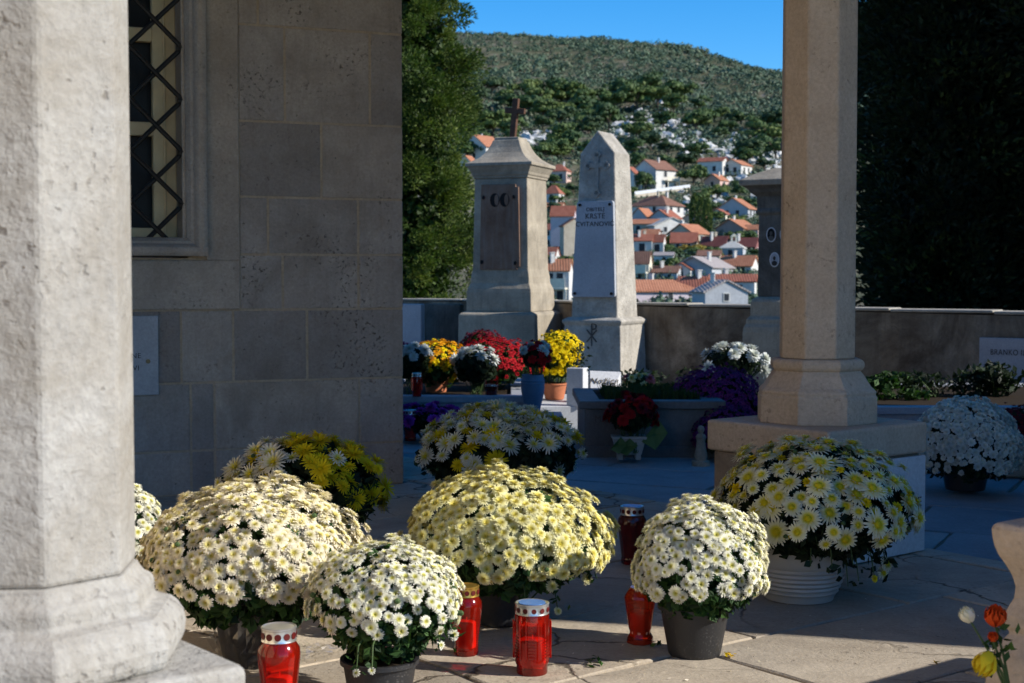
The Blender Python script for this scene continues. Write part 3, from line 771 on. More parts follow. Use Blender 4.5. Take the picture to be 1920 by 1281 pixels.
# --- blackened monument behind the column
d3 = 12.2; c3 = Vector((Xat(1474, d3), d3, 0)); z3_ = lambda y: Zat(y, d3); A3 = R(-28); a3 = Vector((math.cos(A3), math.sin(A3), 0)); n3 = Vector((a3.y, -a3.x, 0))
t = thing('tomb_monument', c3, 'blackened tomb pillar with oval portraits, half hidden by the beige column', 'tomb')
b = MB(); b.loft([sq(c3, h, z, A3) for h, z in ((.285, -.03), (.285, z3_(622)), (.278, z3_(612)), (.262, z3_(606)), (.262, z3_(598)), (.235, z3_(592)), (.235, z3_(566)), (.22, z3_(560)), (.19, z3_(556)))]); b.build('pedestal', M['tomb'], t, bevel=.006)
b = MB(); b.loft([sq(c3, h, z, A3) for h, z in ((.188, z3_(556)), (.184, z3_(404)), (.205, z3_(401)), (.205, z3_(396)), (.194, z3_(392)), (.20, z3_(370)), (.245, z3_(362)), (.26, z3_(356)), (.30, z3_(350)))]); b.build('pillar', M['blacktomb'], t, bevel=.005)
b = MB(); b.loft([sq(c3, h, z, A3) for h, z in ((.312, z3_(350)), (.318, z3_(340)), (.20, z3_(326)), (.09, z3_(316)))]); b.build('roof_cap', M['tomb'], t, bevel=.004)
b = MB(); b.lathe([(.03, 0), (.04, .02), (.05, .08), (.03, .13), (.055, .17), (.06, .21), (.035, .26), (.0, .29)], 12, (c3.x, c3.y, z3_(317))); b.build('finial', M['blacktomb'], t, smooth=True)
for px, py in ((1447, 440), (1470, 440), (1453, 487)):
    u = (Xat(px, d3 - .17) - c3.x - n3.x * .19) / a3.x; c_ = c3 + a3 * u + n3 * .187 + Vector((0, 0, Zat(py, d3 - .17)))
    b = MB(); disc(b, c_, a3, Vector((0, 0, 1)), n3, .042, .062, .008, 24); o = b.build('portrait_oval', M['marble'], t)
    b = MB(); disc(b, c_ + n3 * .008, a3, Vector((0, 0, 1)), n3, .034, .053, .002, 24); b.build('portrait_ground', M['greymarble' if py > 460 else 'dark'], o)
    b = MB(); disc(b, c_ + n3 * .010 - Vector((0, 0, .03)), a3, Vector((0, 0, 1)), n3, .024, .022, .001, 16); disc(b, c_ + n3 * .010 + Vector((0, 0, .012)), a3, Vector((0, 0, 1)), n3, .012, .017, .0012, 14); b.build('portrait_figure', M['ink' if py > 460 else 'carve'], o)

# --- graves
def grave(name, x0, x1, y0, y1, h, mat, label, top='soil', rim=.1, lip=.035, ang=0.0):
    c = Vector(((x0 + x1) / 2, (y0 + y1) / 2, 0)); t = thing(name, c, label, 'grave')
    w, dd = x1 - x0, y1 - y0; b = MB()
    ca, sa = math.cos(ang), math.sin(ang)
    def rp(x, y, z): x -= c.x; y -= c.y; return (c.x + x * ca - y * sa, c.y + x * sa + y * ca, z)
    def bx(xa, xb, ya, yb, za, zb): b.hexa([rp(xa, ya, za), rp(xb, ya, za), rp(xb, yb, za), rp(xa, yb, za)], [rp(xa, ya, zb), rp(xb, ya, zb), rp(xb, yb, zb), rp(xa, yb, zb)])
    bx(x0, x1, y0, y1, -.03, h - .05); b.build('side', mat, t, bevel=.006); b = MB()
    bx(x0 - lip, x1 + lip, y0 - lip, y0 + rim, h - .05, h); bx(x0 - lip, x1 + lip, y1 - rim, y1 + lip, h - .05, h)
    bx(x0 - lip, x0 + rim, y0 + rim, y1 - rim, h - .05, h); bx(x1 - rim, x1 + lip, y0 + rim, y1 - rim, h - .05, h); b.build('rim', mat, t, bevel=.006, seg=2); b = MB()
    bx(x0 + rim, x1 - rim, y0 + rim, y1 - rim, h - .055, h - .02); b.build('soil', M['soil'], t)
    bx_ = MB(); b = bx_; bx(x0 - .015, x1 + .015, y0 - .02, y0 + .1, -.03, .05); b.build('foot', mat, t, bevel=.004)
    return t
gl = grave('grave', Xat(700, 10.5), Xat(983, 10.5), 10.5, 12.6, .245, M['greymarble'], 'low grey marble grave covered by orange and red chrysanthemums')
text('GULI', .075, (Xat(892, 10.5), 10.478 - .0, Zat(772, 10.48)), (1, 0, 0), (0, 0, 1), M['carve'], gl, stretch=.9)
gm = grave('grave', Xat(1097, 9.0), 1.30, 9.0, 10.0, .337, M['darkmarble'], 'grey stone grave box with grass growing on top, left of the beige column')
text('MILKA', .06, (Xat(1140, 9.0), 8.998, Zat(786, 9.0)), (1, 0, 0), (0, 0, 1), M['carve'], gm, stretch=.9)
gk = grave('grave', Xat(1640, 9.5) - .1, 4.6, 9.5, 11.6, .255, M['greymarble'], 'low grave kerb with green plants behind the blue white flower ball')
# white steps and posts
def blockthing(name, c, sz, ang, mat, label, cat, bev=.006):
    t = thing(name, (c[0], c[1], c[2] - sz[2] / 2), label, cat); b = MB(); b.box(c, sz, ang); b.build('block', mat, t, bevel=bev, seg=2); return t
blockthing('stone_step', ((Xat(1106, 10.9) - .32), 11.5, .05), (.64, 1.15, .16), 0, M['marble'], 'sunlit white marble step under the terracotta pot', 'step')
blockthing('stone_block', ((Xat(1056, 10.1) - .16), 10.26, .053), (.32, .32, .166), 0, M['greymarble'], 'grey blue stone block carrying the tall vase', 'block')
t = blockthing('marble_post', (Xat(1083, 10.98), 10.98, .275), (.135, .12, .29), R(-22), M['marble'], 'white marble post between the yellow flowers and the book shaped stone', 'post')
t = thing('dried_bouquet', (Xat(1089, 10.98), 10.98, .42), 'small dark dried bouquet on top of the white marble post', 'bouquet'); DRIED = t
# book-shaped tablet
bx0, bx1, db = Xat(1108, 11.2), Xat(1167, 11.2), 11.2
t = thing('book_stone', ((bx0 + bx1) / 2, db, 0), 'white book shaped stone with handwritten letters, in front of the obelisk', 'gravestone')
b = MB(); z0_, z1k = Zat(734, db), Zat(697, db)
b.hexa([(bx0, db, -.03), (bx1, db, -.03), (bx1, db + .3, -.03), (bx0, db + .3, -.03)], [(bx0, db, z0_), (bx1, db, z0_), (bx1, db + .3, z0_), (bx0, db + .3, z0_)]); b.build('base', M['greymarble'], t, bevel=.004)
b = MB(); b.add([(bx0, db - .02, z0_ + .001), (bx1 - .085, db - .02, z0_ + .001), (bx1, db + .12, z0_ + .001), (bx0, db + .12, z0_ + .001), (bx0, db + .1, z1k), (bx1, db + .1, z1k - .01), (bx1, db + .12, z1k - .01), (bx0, db + .12, z1k)],
    [[3, 2, 1, 0], [0, 1, 5, 4], [1, 2, 6, 5], [2, 3, 7, 6], [3, 0, 4, 7], [4, 5, 6, 7]]); o = b.build('tablet', M['marble'], t)
upb = Vector((0, .12, z1k - z0_)).normalized()
text('Nožica', .075, Vector(((bx0 + bx1) / 2 - .02, db + .038, (z0_ + z1k) / 2)) + Vector((0, -.003, .002)), (1, 0, 0), upb, M['brass'], o, shear=.35)
# tablet against the wall on the right
dw = 13.05; wd_ = (bw[3][0] - bw[2][0]).normalized(); wn_ = Vector((wd_.y, -wd_.x, 0))
p0 = P(1836, 660, 13.3)
# put it on the wall face
aw = bw[2][0]; r_ = ray(1836, 660); tt = ((aw + wn_ * .20) - Vector((0, 0, 0))).dot(wn_) / Vector((r_.x, r_.y, 0)).dot(wn_); pw = Vector((r_.x, r_.y, 0)) * tt
t = thing('grave_tablet', pw, 'weathered white grave tablet with black letters against the dark wall', 'gravestone')
zt_ = lambda y: Zat(y, pw.y)
b = MB(); b.obox(pw + Vector((0, 0, -.03)), wd_ * 1.25, -wn_ * .03, Vector((0, 0, zt_(633) + .03))); tb = b.build('tablet', M['greymarble'], t, bevel=.004)
fw = lambda u, y: pw + wd_ * u + wn_ * .0015 + Vector((0, 0, zt_(y)))
text('BRANKO ILJADICA GR', .068, fw(.09, 660), wd_, (0, 0, 1), M['ink'], tb, align='LEFT', stretch=.78)
text('1882 - 1966', .062, fw(.36, 675), wd_, (0, 0, 1), M['ink'], tb, align='LEFT', stretch=.8)
text('1911 - 19', .062, fw(.46, 693), wd_, (0, 0, 1), M['ink'], tb, align='LEFT', stretch=.8)
# low stone at the right edge, tablets left of the monument
b = thing('stone_block', (Xat(1895, 7.95) + .25, 8.2, 0), 'low rounded grey stone slab on the paving at the right edge', 'block')
m = MB(); m.box((Xat(1862, 7.95) + .45, 8.25, .035), (.9, .5, .11), R(-12)); m.build('slab', M['tomb'], b, bevel=.025, seg=3)
for px0, px1, dd, mt, lb in ((744, 794, 14.5, 'greymarble', 'grey upright grave slab with a sunlit edge, left of the orange flowers'), (797, 868, 14.75, 'blacktomb', 'dark upright slab between the grey grave slab and the pillar monument')):
    xa, xb = Xat(px0, dd), Xat(px1, dd)
    t = thing('grave_slab', ((xa + xb) / 2, dd, 0), lb, 'gravestone'); m = MB(); m.box(((xa + xb) / 2, dd, Zat(570, dd) / 2 - .02), (xb - xa, .12, Zat(570, dd) + .04), R(-14)); m.build('slab', M[mt], t, bevel=.008)
# small white figurine near the plinth
t = thing('figurine', (Xat(1316, 8.6), 8.6, 0), 'small pale praying figurine on the paving beside the purple flowers', 'figurine')
b = MB(); c_ = (Xat(1316, 8.6), 8.6, -.02)
b.lathe([(.055, 0), (.055, .03), (.045, .035)], 12, c_); b.build('base', M['tomb'], t)
b = MB(); b.lathe([(.035, .035), (.04, .06), (.03, .11), (.026, .15), (.032, .175), (.022, .19), (.012, .195), (.018, .205), (.022, .222), (.015, .238), (0, .243)], 12, c_); b.tube([(c_[0] - .02, c_[1] - .01, .15), (c_[0], c_[1] - .04, .15), (c_[0], c_[1] - .035, .175)], .009, 6); b.tube([(c_[0] + .02, c_[1] - .01, .15), (c_[0], c_[1] - .04, .15)], .009, 6); b.build('figure', M['tomb'], t, smooth=True)

# ================================================================== foliage and blossoms
def leaf_cards(pos, nrm, size, r, aspect=.5, fold=.25):
    """a folded pointed leaf (2 quads) per position"""
    n = len(pos); nrm = nrm / np.linalg.norm(nrm, axis=1, keepdims=True)
    rv = r.normal(size=(n, 3)); d = rv - (rv * nrm).sum(1, keepdims=True) * nrm; d /= np.linalg.norm(d, axis=1, keepdims=True)
    s = np.cross(nrm, d); L = size[:, None]
    base = pos - d * L * .5; tip = pos + d * L * .5 - nrm * L * .12; mid1 = pos - d * L * .08 + nrm * L * .06
    l1 = mid1 + s * L * aspect * .5 - nrm * L * fold * .5; r1 = mid1 - s * L * aspect * .5 - nrm * L * fold * .5
    Vv = np.stack([base, l1, tip, r1, mid1], 1).reshape(-1, 3)
    k = np.arange(n)[:, None] * 5
    F = np.concatenate([k + np.array([[0, 4, 2, 1]]), k + np.array([[0, 3, 2, 4]])])
    rnd = np.repeat(r.random(n), 5)
    return Vv, F, rnd
def merge(parts):
    Vs, Fs, As = [], [], []; o = 0
    for v, f, a in parts: Vs.append(v); Fs.append(f + o); As.append(a); o += len(v)
    return np.concatenate(Vs), np.concatenate(Fs), np.concatenate(As)
def petal(L, w, el, az, r0, z0, droop=.25):
    t = np.array([0, .5, .86, 1.0]); ww = np.array([.55, 1, .75, .2]) * w / 2
    e = el - droop * t ** 2
    rr = r0 + np.cumsum(np.concatenate([[0], np.diff(t)])) * L * np.cos(e); zz_ = z0 + np.cumsum(np.concatenate([[0], np.diff(t) * L * np.sin((e[1:] + e[:-1]) / 2)]))
    ca, sa = math.cos(az), math.sin(az)
    v = []
    for k in range(4):
        for s in (-1, 1): v.append((rr[k] * ca - s * ww[k] * sa, rr[k] * sa + s * ww[k] * ca, zz_[k] + (.06 * w if s else 0)))
    return v, t, rr
def blossom(kind, seed):
    r = random.Random(seed); Vv, F, T = [], [], []
    spec = {'button': [(19, 1.0, -6, .22), (18, .92, 12, .21), (16, .78, 30, .21), (13, .6, 48, .2), (9, .42, 66, .18)],
            'small': [(11, 1.0, 2, .36), (9, .75, 32, .32), (6, .45, 60, .26)],
            'daisy': [(22, 1.0, 0, .17), (20, .88, 16, .16), (14, .62, 34, .14)],
            'spider': [(17, 1.0, 2, .15), (16, .92, 20, .15), (12, .74, 42, .14)],
            'pompon': [(13, .95, -30, .36), (13, .98, 5, .36), (12, .9, 32, .34), (9, .75, 58, .34), (6, .6, 78, .34)],
            'tiny': [(7, 1.0, 5, .5), (5, .6, 45, .45)]}[kind]
    R0 = {'daisy': .1, 'pompon': .02}.get(kind, .06)
    for (n, L, el, w) in spec:
        ph = r.uniform(0, 6.28)
        for k in range(n):
            v, t, rr = petal((L - R0) * r.uniform(.86, 1.1), w * r.uniform(.85, 1.15), R(el + r.uniform(-9, 9)), ph + 2 * math.pi * (k + r.uniform(-.22, .22)) / n, R0, 0.02 + .1 * (1 - L), .35)
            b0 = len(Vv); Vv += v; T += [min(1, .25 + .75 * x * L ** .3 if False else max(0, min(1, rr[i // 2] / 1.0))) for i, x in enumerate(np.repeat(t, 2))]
            for i in range(3): F.append((b0 + 2 * i, b0 + 2 * i + 2, b0 + 2 * i + 3, b0 + 2 * i + 1))
    rc = {'daisy': .27, 'spider': .17, 'pompon': .12}.get(kind, .17); zc_ = {'pompon': .3}.get(kind, .1)
    n = 8; b0 = len(Vv)
    for rr_, z_ in ((rc, zc_), (rc * .9, zc_ + rc * .45), (rc * .45, zc_ + rc * .75), (.01, zc_ + rc * .8)):
        for k in range(n): Vv.append((rr_ * math.cos(k * 2 * math.pi / n), rr_ * math.sin(k * 2 * math.pi / n), z_)); T.append(0.0)
    for j in range(3):
        for k in range(n): F.append((b0 + j * n + k, b0 + j * n + (k + 1) % n, b0 + (j + 1) * n + (k + 1) % n, b0 + (j + 1) * n + k))
    return np.array(Vv), np.array(F), np.array(T)
TPL = {k: [blossom(k, i * 7 + 1) for i in range(4)] for k in ('button', 'small', 'daisy', 'spider', 'pompon', 'tiny')}
_bm = {}
def blossom_mesh(kind, i, mat):
    key = (kind, i, mat)
    if key not in _bm:
        v, f, t_ = TPL[kind][i]; me = np_mesh('blossom', v, f, None, {'tone': t_}); me.materials.append(M[mat]); _bm[key] = me
    return _bm[key]
def frame(n, spin):
    n = n.normalized(); u = n.cross(Vector((.3, .1, .95)) if abs(n.z) < .9 else Vector((1, .2, 0))).normalized(); w = n.cross(u)
    u2 = u * math.cos(spin) + w * math.sin(spin); w2 = n.cross(u2)
    return Matrix((u2, w2, n)).transposed()
def dome(n, rx, rz, rlow, tmax, r, jit=.35):
    """points spread over a flattened dome; returns offsets, normals, polar angle"""
    cmin = math.cos(tmax); P_, N_, T_ = [], [], []
    ga = math.pi * (3 - 5 ** .5); off = r.uniform(0, 6)
    for i in range(n):
        cz = 1 - (1 - cmin) * (i + .5) / n; th = math.acos(cz) + r.uniform(-jit, jit) * math.sqrt((1 - cmin) * 4 / n)
        th = max(0.0, th); ph = off + ga * i + r.uniform(-jit, jit) * 2.2 / math.sqrt(n)
        st, ct = math.sin(th), math.cos(th); zr = rz if ct > 0 else rlow
        P_.append(Vector((rx * st * math.cos(ph), rx * st * math.sin(ph), zr * ct)))
        N_.append(Vector((st * math.cos(ph) / rx, st * math.sin(ph) / rx, ct / max(zr, .02))).normalized()); T_.append(th)
    return P_, N_, T_
CAMP = Vector((0, 0, CAMZ))
def chrysanthemum(label, c, rx, rz, rlow, kinds, size, n, tmax=1.75, thin=(1.3, .5), group=None, pot=None, leafmat='leaf', nleaf=1300, leaf=.036, seed=1, gaps=.35, lumps=.06, individual=100, tilt=.25, hole=.05, dips=(), skirt=.0, sizevar=.22, stems=0, buds=0, name='potted_chrysanthemum', single='blossoms', foot=0.0, sprigs=()):
    """c = centre of the blossom dome at its widest height"""
    r = random.Random(seed); rn = np.random.default_rng(seed)
    c = Vector(c); base = Vector((c.x, c.y, foot))
    t = thing(name, base, label, 'flowers', group)
    if pot: pot(t)
    ph = [r.uniform(0, 6.28) for _ in range(6)]
    def lump(p):
        a = math.atan2(p.y, p.x)
        return 1 + lumps * (math.sin(3 * a + ph[0]) * .5 + math.sin(5 * a + ph[1] + 6 * p.z / rx) * .5 + .6 * math.sin(9 * p.x / rx + ph[2]) * math.sin(9 * p.y / rx + ph[3]))
    pts, nms, ths = dome(n, rx, rz, rlow, tmax, r)
    items = []
    for p, nv, th in zip(pts, nms, ths):
        if th > thin[0] and r.random() > thin[1]: continue
        g = math.sin(7 * p.x / rx + ph[4]) * math.sin(6 * p.y / rx + ph[5]) * math.sin(5 * p.z / rx + ph[0])
        if g > gaps + .15 * r.random(): continue
        bad = False
        for (dx, dz, dr) in dips:       # bare places seen from the front: offsets in units of rx
            if p.y < .1 * rx and math.hypot(p.x / rx - dx, p.z / rx - dz) < dr and r.random() < .93: bad = True
        if bad: continue
        if r.random() < hole: continue
        q = p * (lump(p) * r.uniform(.93, 1.05))
        s = size * r.uniform(1 - sizevar, 1 + sizevar) * .5
        mat = kinds[0][1]
        x = r.random()
        for k_, m_, pr, cond in kinds:
            if cond is None or cond(p / rx, r):
                if x < pr: kind, mat = k_, m_; break
                x -= pr
        else: kind, mat = kinds[-1][0], kinds[-1][1]
        if kind == 'small' and name == 'potted_chrysanthemum' and len(kinds) > 1: s *= .48
        nn = (nv + Vector((r.uniform(-1, 1), r.uniform(-1, 1), r.uniform(-.6, 1))) * tilt * .8 + Vector((0, 0, tilt * .6))).normalized()
        items.append((c + q, nn, s, kind, mat, r.uniform(0, 6.28)))
    # the blossoms that show largest become parts of their own
    def score(it):
        v = CAMP - it[0]; return it[1].dot(v.normalized()) + .8 * ((it[0] - c).normalized().dot((CAMP - c).normalized()))
    items.sort(key=score, reverse=True)
    for (p, nn, s, kind, mat, sp) in items[:individual]:
        o = bpy.data.objects.new('blossom', blossom_mesh(kind, r.randrange(4), mat)); COL.objects.link(o); o.parent = t
        m = frame(nn, sp).to_4x4() @ Matrix.Scale(s, 4); m.translation = p - base; o.matrix_basis = m
    rest = items[individual:]
    if rest:
        mats = sorted({it[4] for it in rest}); Vs, Fs, Ts, Rs, Ms = [], [], [], [], []; off = 0
        for (p, nn, s, kind, mat, sp) in rest:
            v, f, tt_ = TPL[kind][r.randrange(4)]; m = np.array(frame(nn, sp)) * s
            Vs.append(v @ m.T + np.array(p - base)); Fs.append(f + off); Ts.append(tt_); Rs.append(np.full(len(v), r.random())); Ms.append(np.full(len(f), mats.index(mat))); off += len(v)
        me = np_mesh(single, np.concatenate(Vs), np.concatenate(Fs), np.concatenate(Ms), {'tone': np.concatenate(Ts), 'rnd': np.concatenate(Rs)})
        tag(link(single, me, [M[k] for k in mats], t), kind='stuff')
    # foliage: shell under the blossoms, plus a loose skirt below
    nl = nleaf; u = rn.random(nl); th = np.arccos(1 - u * (1 - math.cos(min(tmax + .35, 2.5)))); phi = rn.random(nl) * 2 * math.pi
    rad = .62 + .34 * rn.random(nl) ** .7
    zr = np.where(np.cos(th) > 0, rz, rlow)
    off_ = np.stack([rx * np.sin(th) * np.cos(phi) * rad, rx * np.sin(th) * np.sin(phi) * rad, zr * np.cos(th) * rad], 1)
    nr = off_ / np.array([rx, rx, max(rz, .05)]) ** 1 + rn.normal(size=(nl, 3)) * .45
    parts = [leaf_cards(off_ + np.array(c - base), nr, leaf * (.7 + .7 * rn.random(nl)), rn, .62)]
    if skirt:
        ns = int(nl * .55); phi = rn.random(ns) * 2 * math.pi; fz = rn.random(ns) ** .8; zlo = skirt - c.z; zhi = -.2 * rlow
        zs_ = zlo + (zhi - zlo) * fz; rr = rx * (.42 + .42 * fz + np.clip(.08 * rn.normal(size=ns), -.12, .12))
        parts.append(leaf_cards(np.stack([rr * np.cos(phi), rr * np.sin(phi), zs_], 1) + np.array(c - base), np.stack([np.cos(phi), np.sin(phi), .5 + 0 * phi], 1) + rn.normal(size=(ns, 3)) * .5, leaf * (.7 + .8 * rn.random(ns)), rn, .65))
    # dark inner mass
    ni = nl // 2; d_ = rn.normal(size=(ni, 3)); d_ /= np.linalg.norm(d_, axis=1, keepdims=True); d_ *= (.62 * rn.random((ni, 1)) ** .4)
    zin = np.where(d_[:, 2] > 0, rz, rlow)
    parts.append(leaf_cards(np.stack([d_[:, 0] * rx, d_[:, 1] * rx, d_[:, 2] * zin], 1) + np.array(c - base), rn.normal(size=(ni, 3)), leaf * 1.9 * (.8 + .5 * rn.random(ni)), rn, .8))
    b = MB()
    for (px, py, dd, knd, mt, sz) in sprigs:          # loose stems hanging out of the plant
        e = P(px, py, dd); a0 = c + Vector(((e.x - c.x) * .62, (e.y - c.y) * .62, -rlow * .35)); md = (a0 + e) / 2 + Vector(((e.x - c.x) * .12, (e.y - c.y) * .12, .02))
        b.tube([a0, md, e], [.0028, .0024, .0018], 5)
        nn_ = 16; tq = rn.random((nn_, 1)); pp = np.array(a0) * (1 - tq) ** 2 + 2 * np.array(md) * tq * (1 - tq) + np.array(e) * tq ** 2 + rn.normal(size=(nn_, 3)) * .014
        parts.append(leaf_cards(pp - np.array(base), rn.normal(size=(nn_, 3)) + np.array([0, -.5, .4]), leaf * (.5 + .5 * rn.random(nn_)), rn, .6))
        if knd:
            o = bpy.data.objects.new('blossom', blossom_mesh(knd, r.randrange(4), mt)); COL.objects.link(o); o.parent = t
            m = frame(Vector(((e.x - c.x), -.25, .12)), r.uniform(0, 6)).to_4x4() @ Matrix.Scale(sz / 2, 4); m.translation = e - base; o.matrix_basis = m
    Vv, F, A = merge(parts)
    link('foliage', np_mesh('foliage', Vv, F, None, {'rnd': A}), M[leafmat], t)
    for k in range(26 + stems):
        a = r.uniform(0, 6.28); e = r.choice(pts); q = c + e * r.uniform(.8, 1.0)
        p0 = Vector((c.x + .04 * math.cos(a), c.y + .04 * math.sin(a), max(foot, c.z - rlow - .12)))
        md = (p0 + q) / 2 + Vector((0, 0, .04))
        b.tube([p0, md, q], [.0032, .0026, .0016], 5)
    if buds:
        for k in range(buds):
            e = r.choice(pts); q = c + e * r.uniform(.93, 1.03); b.lathe([(.001, -.006), (.007, -.003), (.008, .003), (.004, .008), (0, .009)], 6, tuple(q))
    b.build('stems', M['stem'], t)
    return t
def pot_round(c, rt, rb_, z0, h, mat, lip=.006, ribs=0, name='pot', holes=False):
    def f(t):
        b = MB(); prof = [(rb_ * .96, z0), (rb_, z0 + .004)]
        n = 14
        for k in range(1, n):
            q = k / n; rr = rb_ + (rt - rb_) * q
            prof.append((rr + (ribs * (.5 if k % 2 else -.5)), z0 + h * q))
        prof += [(rt, z0 + h - .012), (rt + lip, z0 + h - .012), (rt + lip, z0 + h), (rt - .004, z0 + h), (rt - .01, z0 + h - .02), (rt * .6, z0 + h - .022)]
        b.lathe(prof, 40, (c[0], c[1], 0)); p = b.build(name, M[mat], t, smooth=True, angle=50)
        b = MB(); b.lathe([(rt - .012, z0 + h - .03), (rt - .012, z0 + h - .018), (0.0, z0 + h - .012)], 20, (c[0], c[1], 0)); b.build('soil', M['soil'], t)
    return f

# ================================================================== the flowers
g = NG('dusty black plastic')
n_ = g.noise(160, 2, .5); n2n = g.noise(9, 4, .6)
col = g.mix((.02, .02, .022), (.14, .135, .13), g.math('MULTIPLY', g.ramp(n_, [(.58, 0.0), (.7, 1.0)]), g.ramp(n2n, [(.42, .0), (.7, .8)])))
M['dustpot'] = g.done(col, .5, g.bump(n_, .2, .002), .5)
def at(px, d, z): return (Xat(px, d), d, z)
GF = 'potted chrysanthemums set out on the sunlit paving'
c = at(470, 4.12, .28)
def pot_f1(t):
    pot_round(c, .115, .085, 0, .16, 'blackpot')(t)
    b = MB(); rn = random.Random(3); rings = []
    for k in range(9):
        z = .004 + .19 * k / 8; ring = []
        for i in range(44):
            a = 2 * math.pi * i / 44; rr = .10 + .045 * k / 8 + .016 * math.sin(11 * a + k * .5) * (k / 8 + .4) + rn.uniform(-.005, .005)
            ring.append((c[0] + rr * math.cos(a), c[1] + rr * math.sin(a), z + .01 * math.sin(7 * a) * (k > 5)))
        rings.append(ring)
    b.loft(rings, cap=False); b.build('cellophane_wrap', M['cello'], t)
g = NG('clear cellophane'); g.done((.8, .8, .8), .1, None, .5)
tp = g.n('ShaderNodeBsdfTransparent'); gl_ = g.n('ShaderNodeBsdfGlossy'); gl_.inputs['Roughness'].default_value = .12
mx = g.n('ShaderNodeMixShader'); lw = g.n('ShaderNodeLayerWeight'); lw.inputs[0].default_value = .35
g.l(g.math('ADD', g.math('MULTIPLY', lw.outputs['Facing'], .35), .06), mx.inputs[0]); g.l(tp.outputs[0], mx.inputs[1]); g.l(gl_.outputs[0], mx.inputs[2]); g.l(mx.outputs[0], g.out.inputs[0]); M['cello'] = g.m
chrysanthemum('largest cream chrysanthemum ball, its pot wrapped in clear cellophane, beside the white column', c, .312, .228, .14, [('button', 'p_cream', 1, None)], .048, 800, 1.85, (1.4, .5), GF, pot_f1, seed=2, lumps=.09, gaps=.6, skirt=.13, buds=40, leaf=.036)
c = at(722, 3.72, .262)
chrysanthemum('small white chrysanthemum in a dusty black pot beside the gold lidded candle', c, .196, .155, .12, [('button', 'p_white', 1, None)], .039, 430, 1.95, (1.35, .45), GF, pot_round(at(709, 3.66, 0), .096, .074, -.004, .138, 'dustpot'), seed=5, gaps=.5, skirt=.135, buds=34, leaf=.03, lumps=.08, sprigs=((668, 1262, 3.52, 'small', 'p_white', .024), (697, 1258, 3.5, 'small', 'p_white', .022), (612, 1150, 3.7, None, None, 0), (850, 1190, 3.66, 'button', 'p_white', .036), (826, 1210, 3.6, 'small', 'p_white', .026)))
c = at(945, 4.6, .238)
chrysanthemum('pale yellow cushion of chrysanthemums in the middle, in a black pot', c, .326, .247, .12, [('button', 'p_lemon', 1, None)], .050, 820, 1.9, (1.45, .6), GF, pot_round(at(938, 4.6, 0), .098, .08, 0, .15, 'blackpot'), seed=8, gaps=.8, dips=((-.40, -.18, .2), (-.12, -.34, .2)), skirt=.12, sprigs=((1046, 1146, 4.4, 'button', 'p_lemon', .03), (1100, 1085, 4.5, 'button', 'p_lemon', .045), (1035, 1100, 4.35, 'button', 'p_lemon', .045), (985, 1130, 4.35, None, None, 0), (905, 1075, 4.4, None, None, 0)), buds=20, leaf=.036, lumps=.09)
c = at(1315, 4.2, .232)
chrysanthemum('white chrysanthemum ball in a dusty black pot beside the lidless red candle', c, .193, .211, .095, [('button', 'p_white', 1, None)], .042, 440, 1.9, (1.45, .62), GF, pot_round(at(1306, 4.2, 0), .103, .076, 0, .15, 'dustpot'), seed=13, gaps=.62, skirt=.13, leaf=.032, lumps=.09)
c = at(1530, 4.95, .30)
def bowl(t):
    cc = at(1503, 4.95, 0)
    b = MB(); prof = [(.10, 0), (.118, .002), (.12, .012), (.125, .02)]
    for k in range(14): prof.append((.128 + .034 * math.sin(k / 13 * 1.45) + (.0034 if k % 2 else -.002), .024 + .105 * k / 13))
    prof += [(.166, .132), (.170, .145), (.170, .20), (.160, .203), (.154, .19), (.05, .18)]
    b.lathe(prof, 48, cc); b.build('bowl', M['whitepot'], t, smooth=True, angle=60)
    b = MB(); b.lathe([(.158, .182), (.155, .188), (0, .192)], 20, cc); b.build('soil', M['soil'], t)
yel = lambda p, r: True
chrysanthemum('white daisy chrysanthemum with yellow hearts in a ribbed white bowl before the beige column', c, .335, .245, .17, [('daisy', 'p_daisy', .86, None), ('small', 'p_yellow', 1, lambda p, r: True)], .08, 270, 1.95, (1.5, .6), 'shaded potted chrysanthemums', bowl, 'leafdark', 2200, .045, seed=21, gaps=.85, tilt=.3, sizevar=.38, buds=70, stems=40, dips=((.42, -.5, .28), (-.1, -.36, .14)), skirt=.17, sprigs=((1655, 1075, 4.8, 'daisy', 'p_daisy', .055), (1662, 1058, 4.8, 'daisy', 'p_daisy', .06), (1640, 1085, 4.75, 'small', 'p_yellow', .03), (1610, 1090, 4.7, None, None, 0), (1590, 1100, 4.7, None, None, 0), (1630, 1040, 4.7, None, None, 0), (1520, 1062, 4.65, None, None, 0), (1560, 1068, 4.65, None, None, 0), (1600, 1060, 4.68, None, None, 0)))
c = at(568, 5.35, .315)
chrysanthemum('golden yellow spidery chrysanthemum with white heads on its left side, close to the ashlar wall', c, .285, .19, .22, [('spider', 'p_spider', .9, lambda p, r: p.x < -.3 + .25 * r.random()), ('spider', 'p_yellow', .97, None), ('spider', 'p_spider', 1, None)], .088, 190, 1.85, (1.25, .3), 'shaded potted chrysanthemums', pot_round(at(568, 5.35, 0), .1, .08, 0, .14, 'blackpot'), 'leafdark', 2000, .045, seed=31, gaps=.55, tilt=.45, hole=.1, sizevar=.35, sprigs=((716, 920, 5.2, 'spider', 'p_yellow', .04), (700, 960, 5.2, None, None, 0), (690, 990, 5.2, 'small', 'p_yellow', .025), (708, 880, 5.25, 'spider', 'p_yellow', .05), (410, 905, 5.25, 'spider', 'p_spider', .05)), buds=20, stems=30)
c = at(938, 7.0, .245)
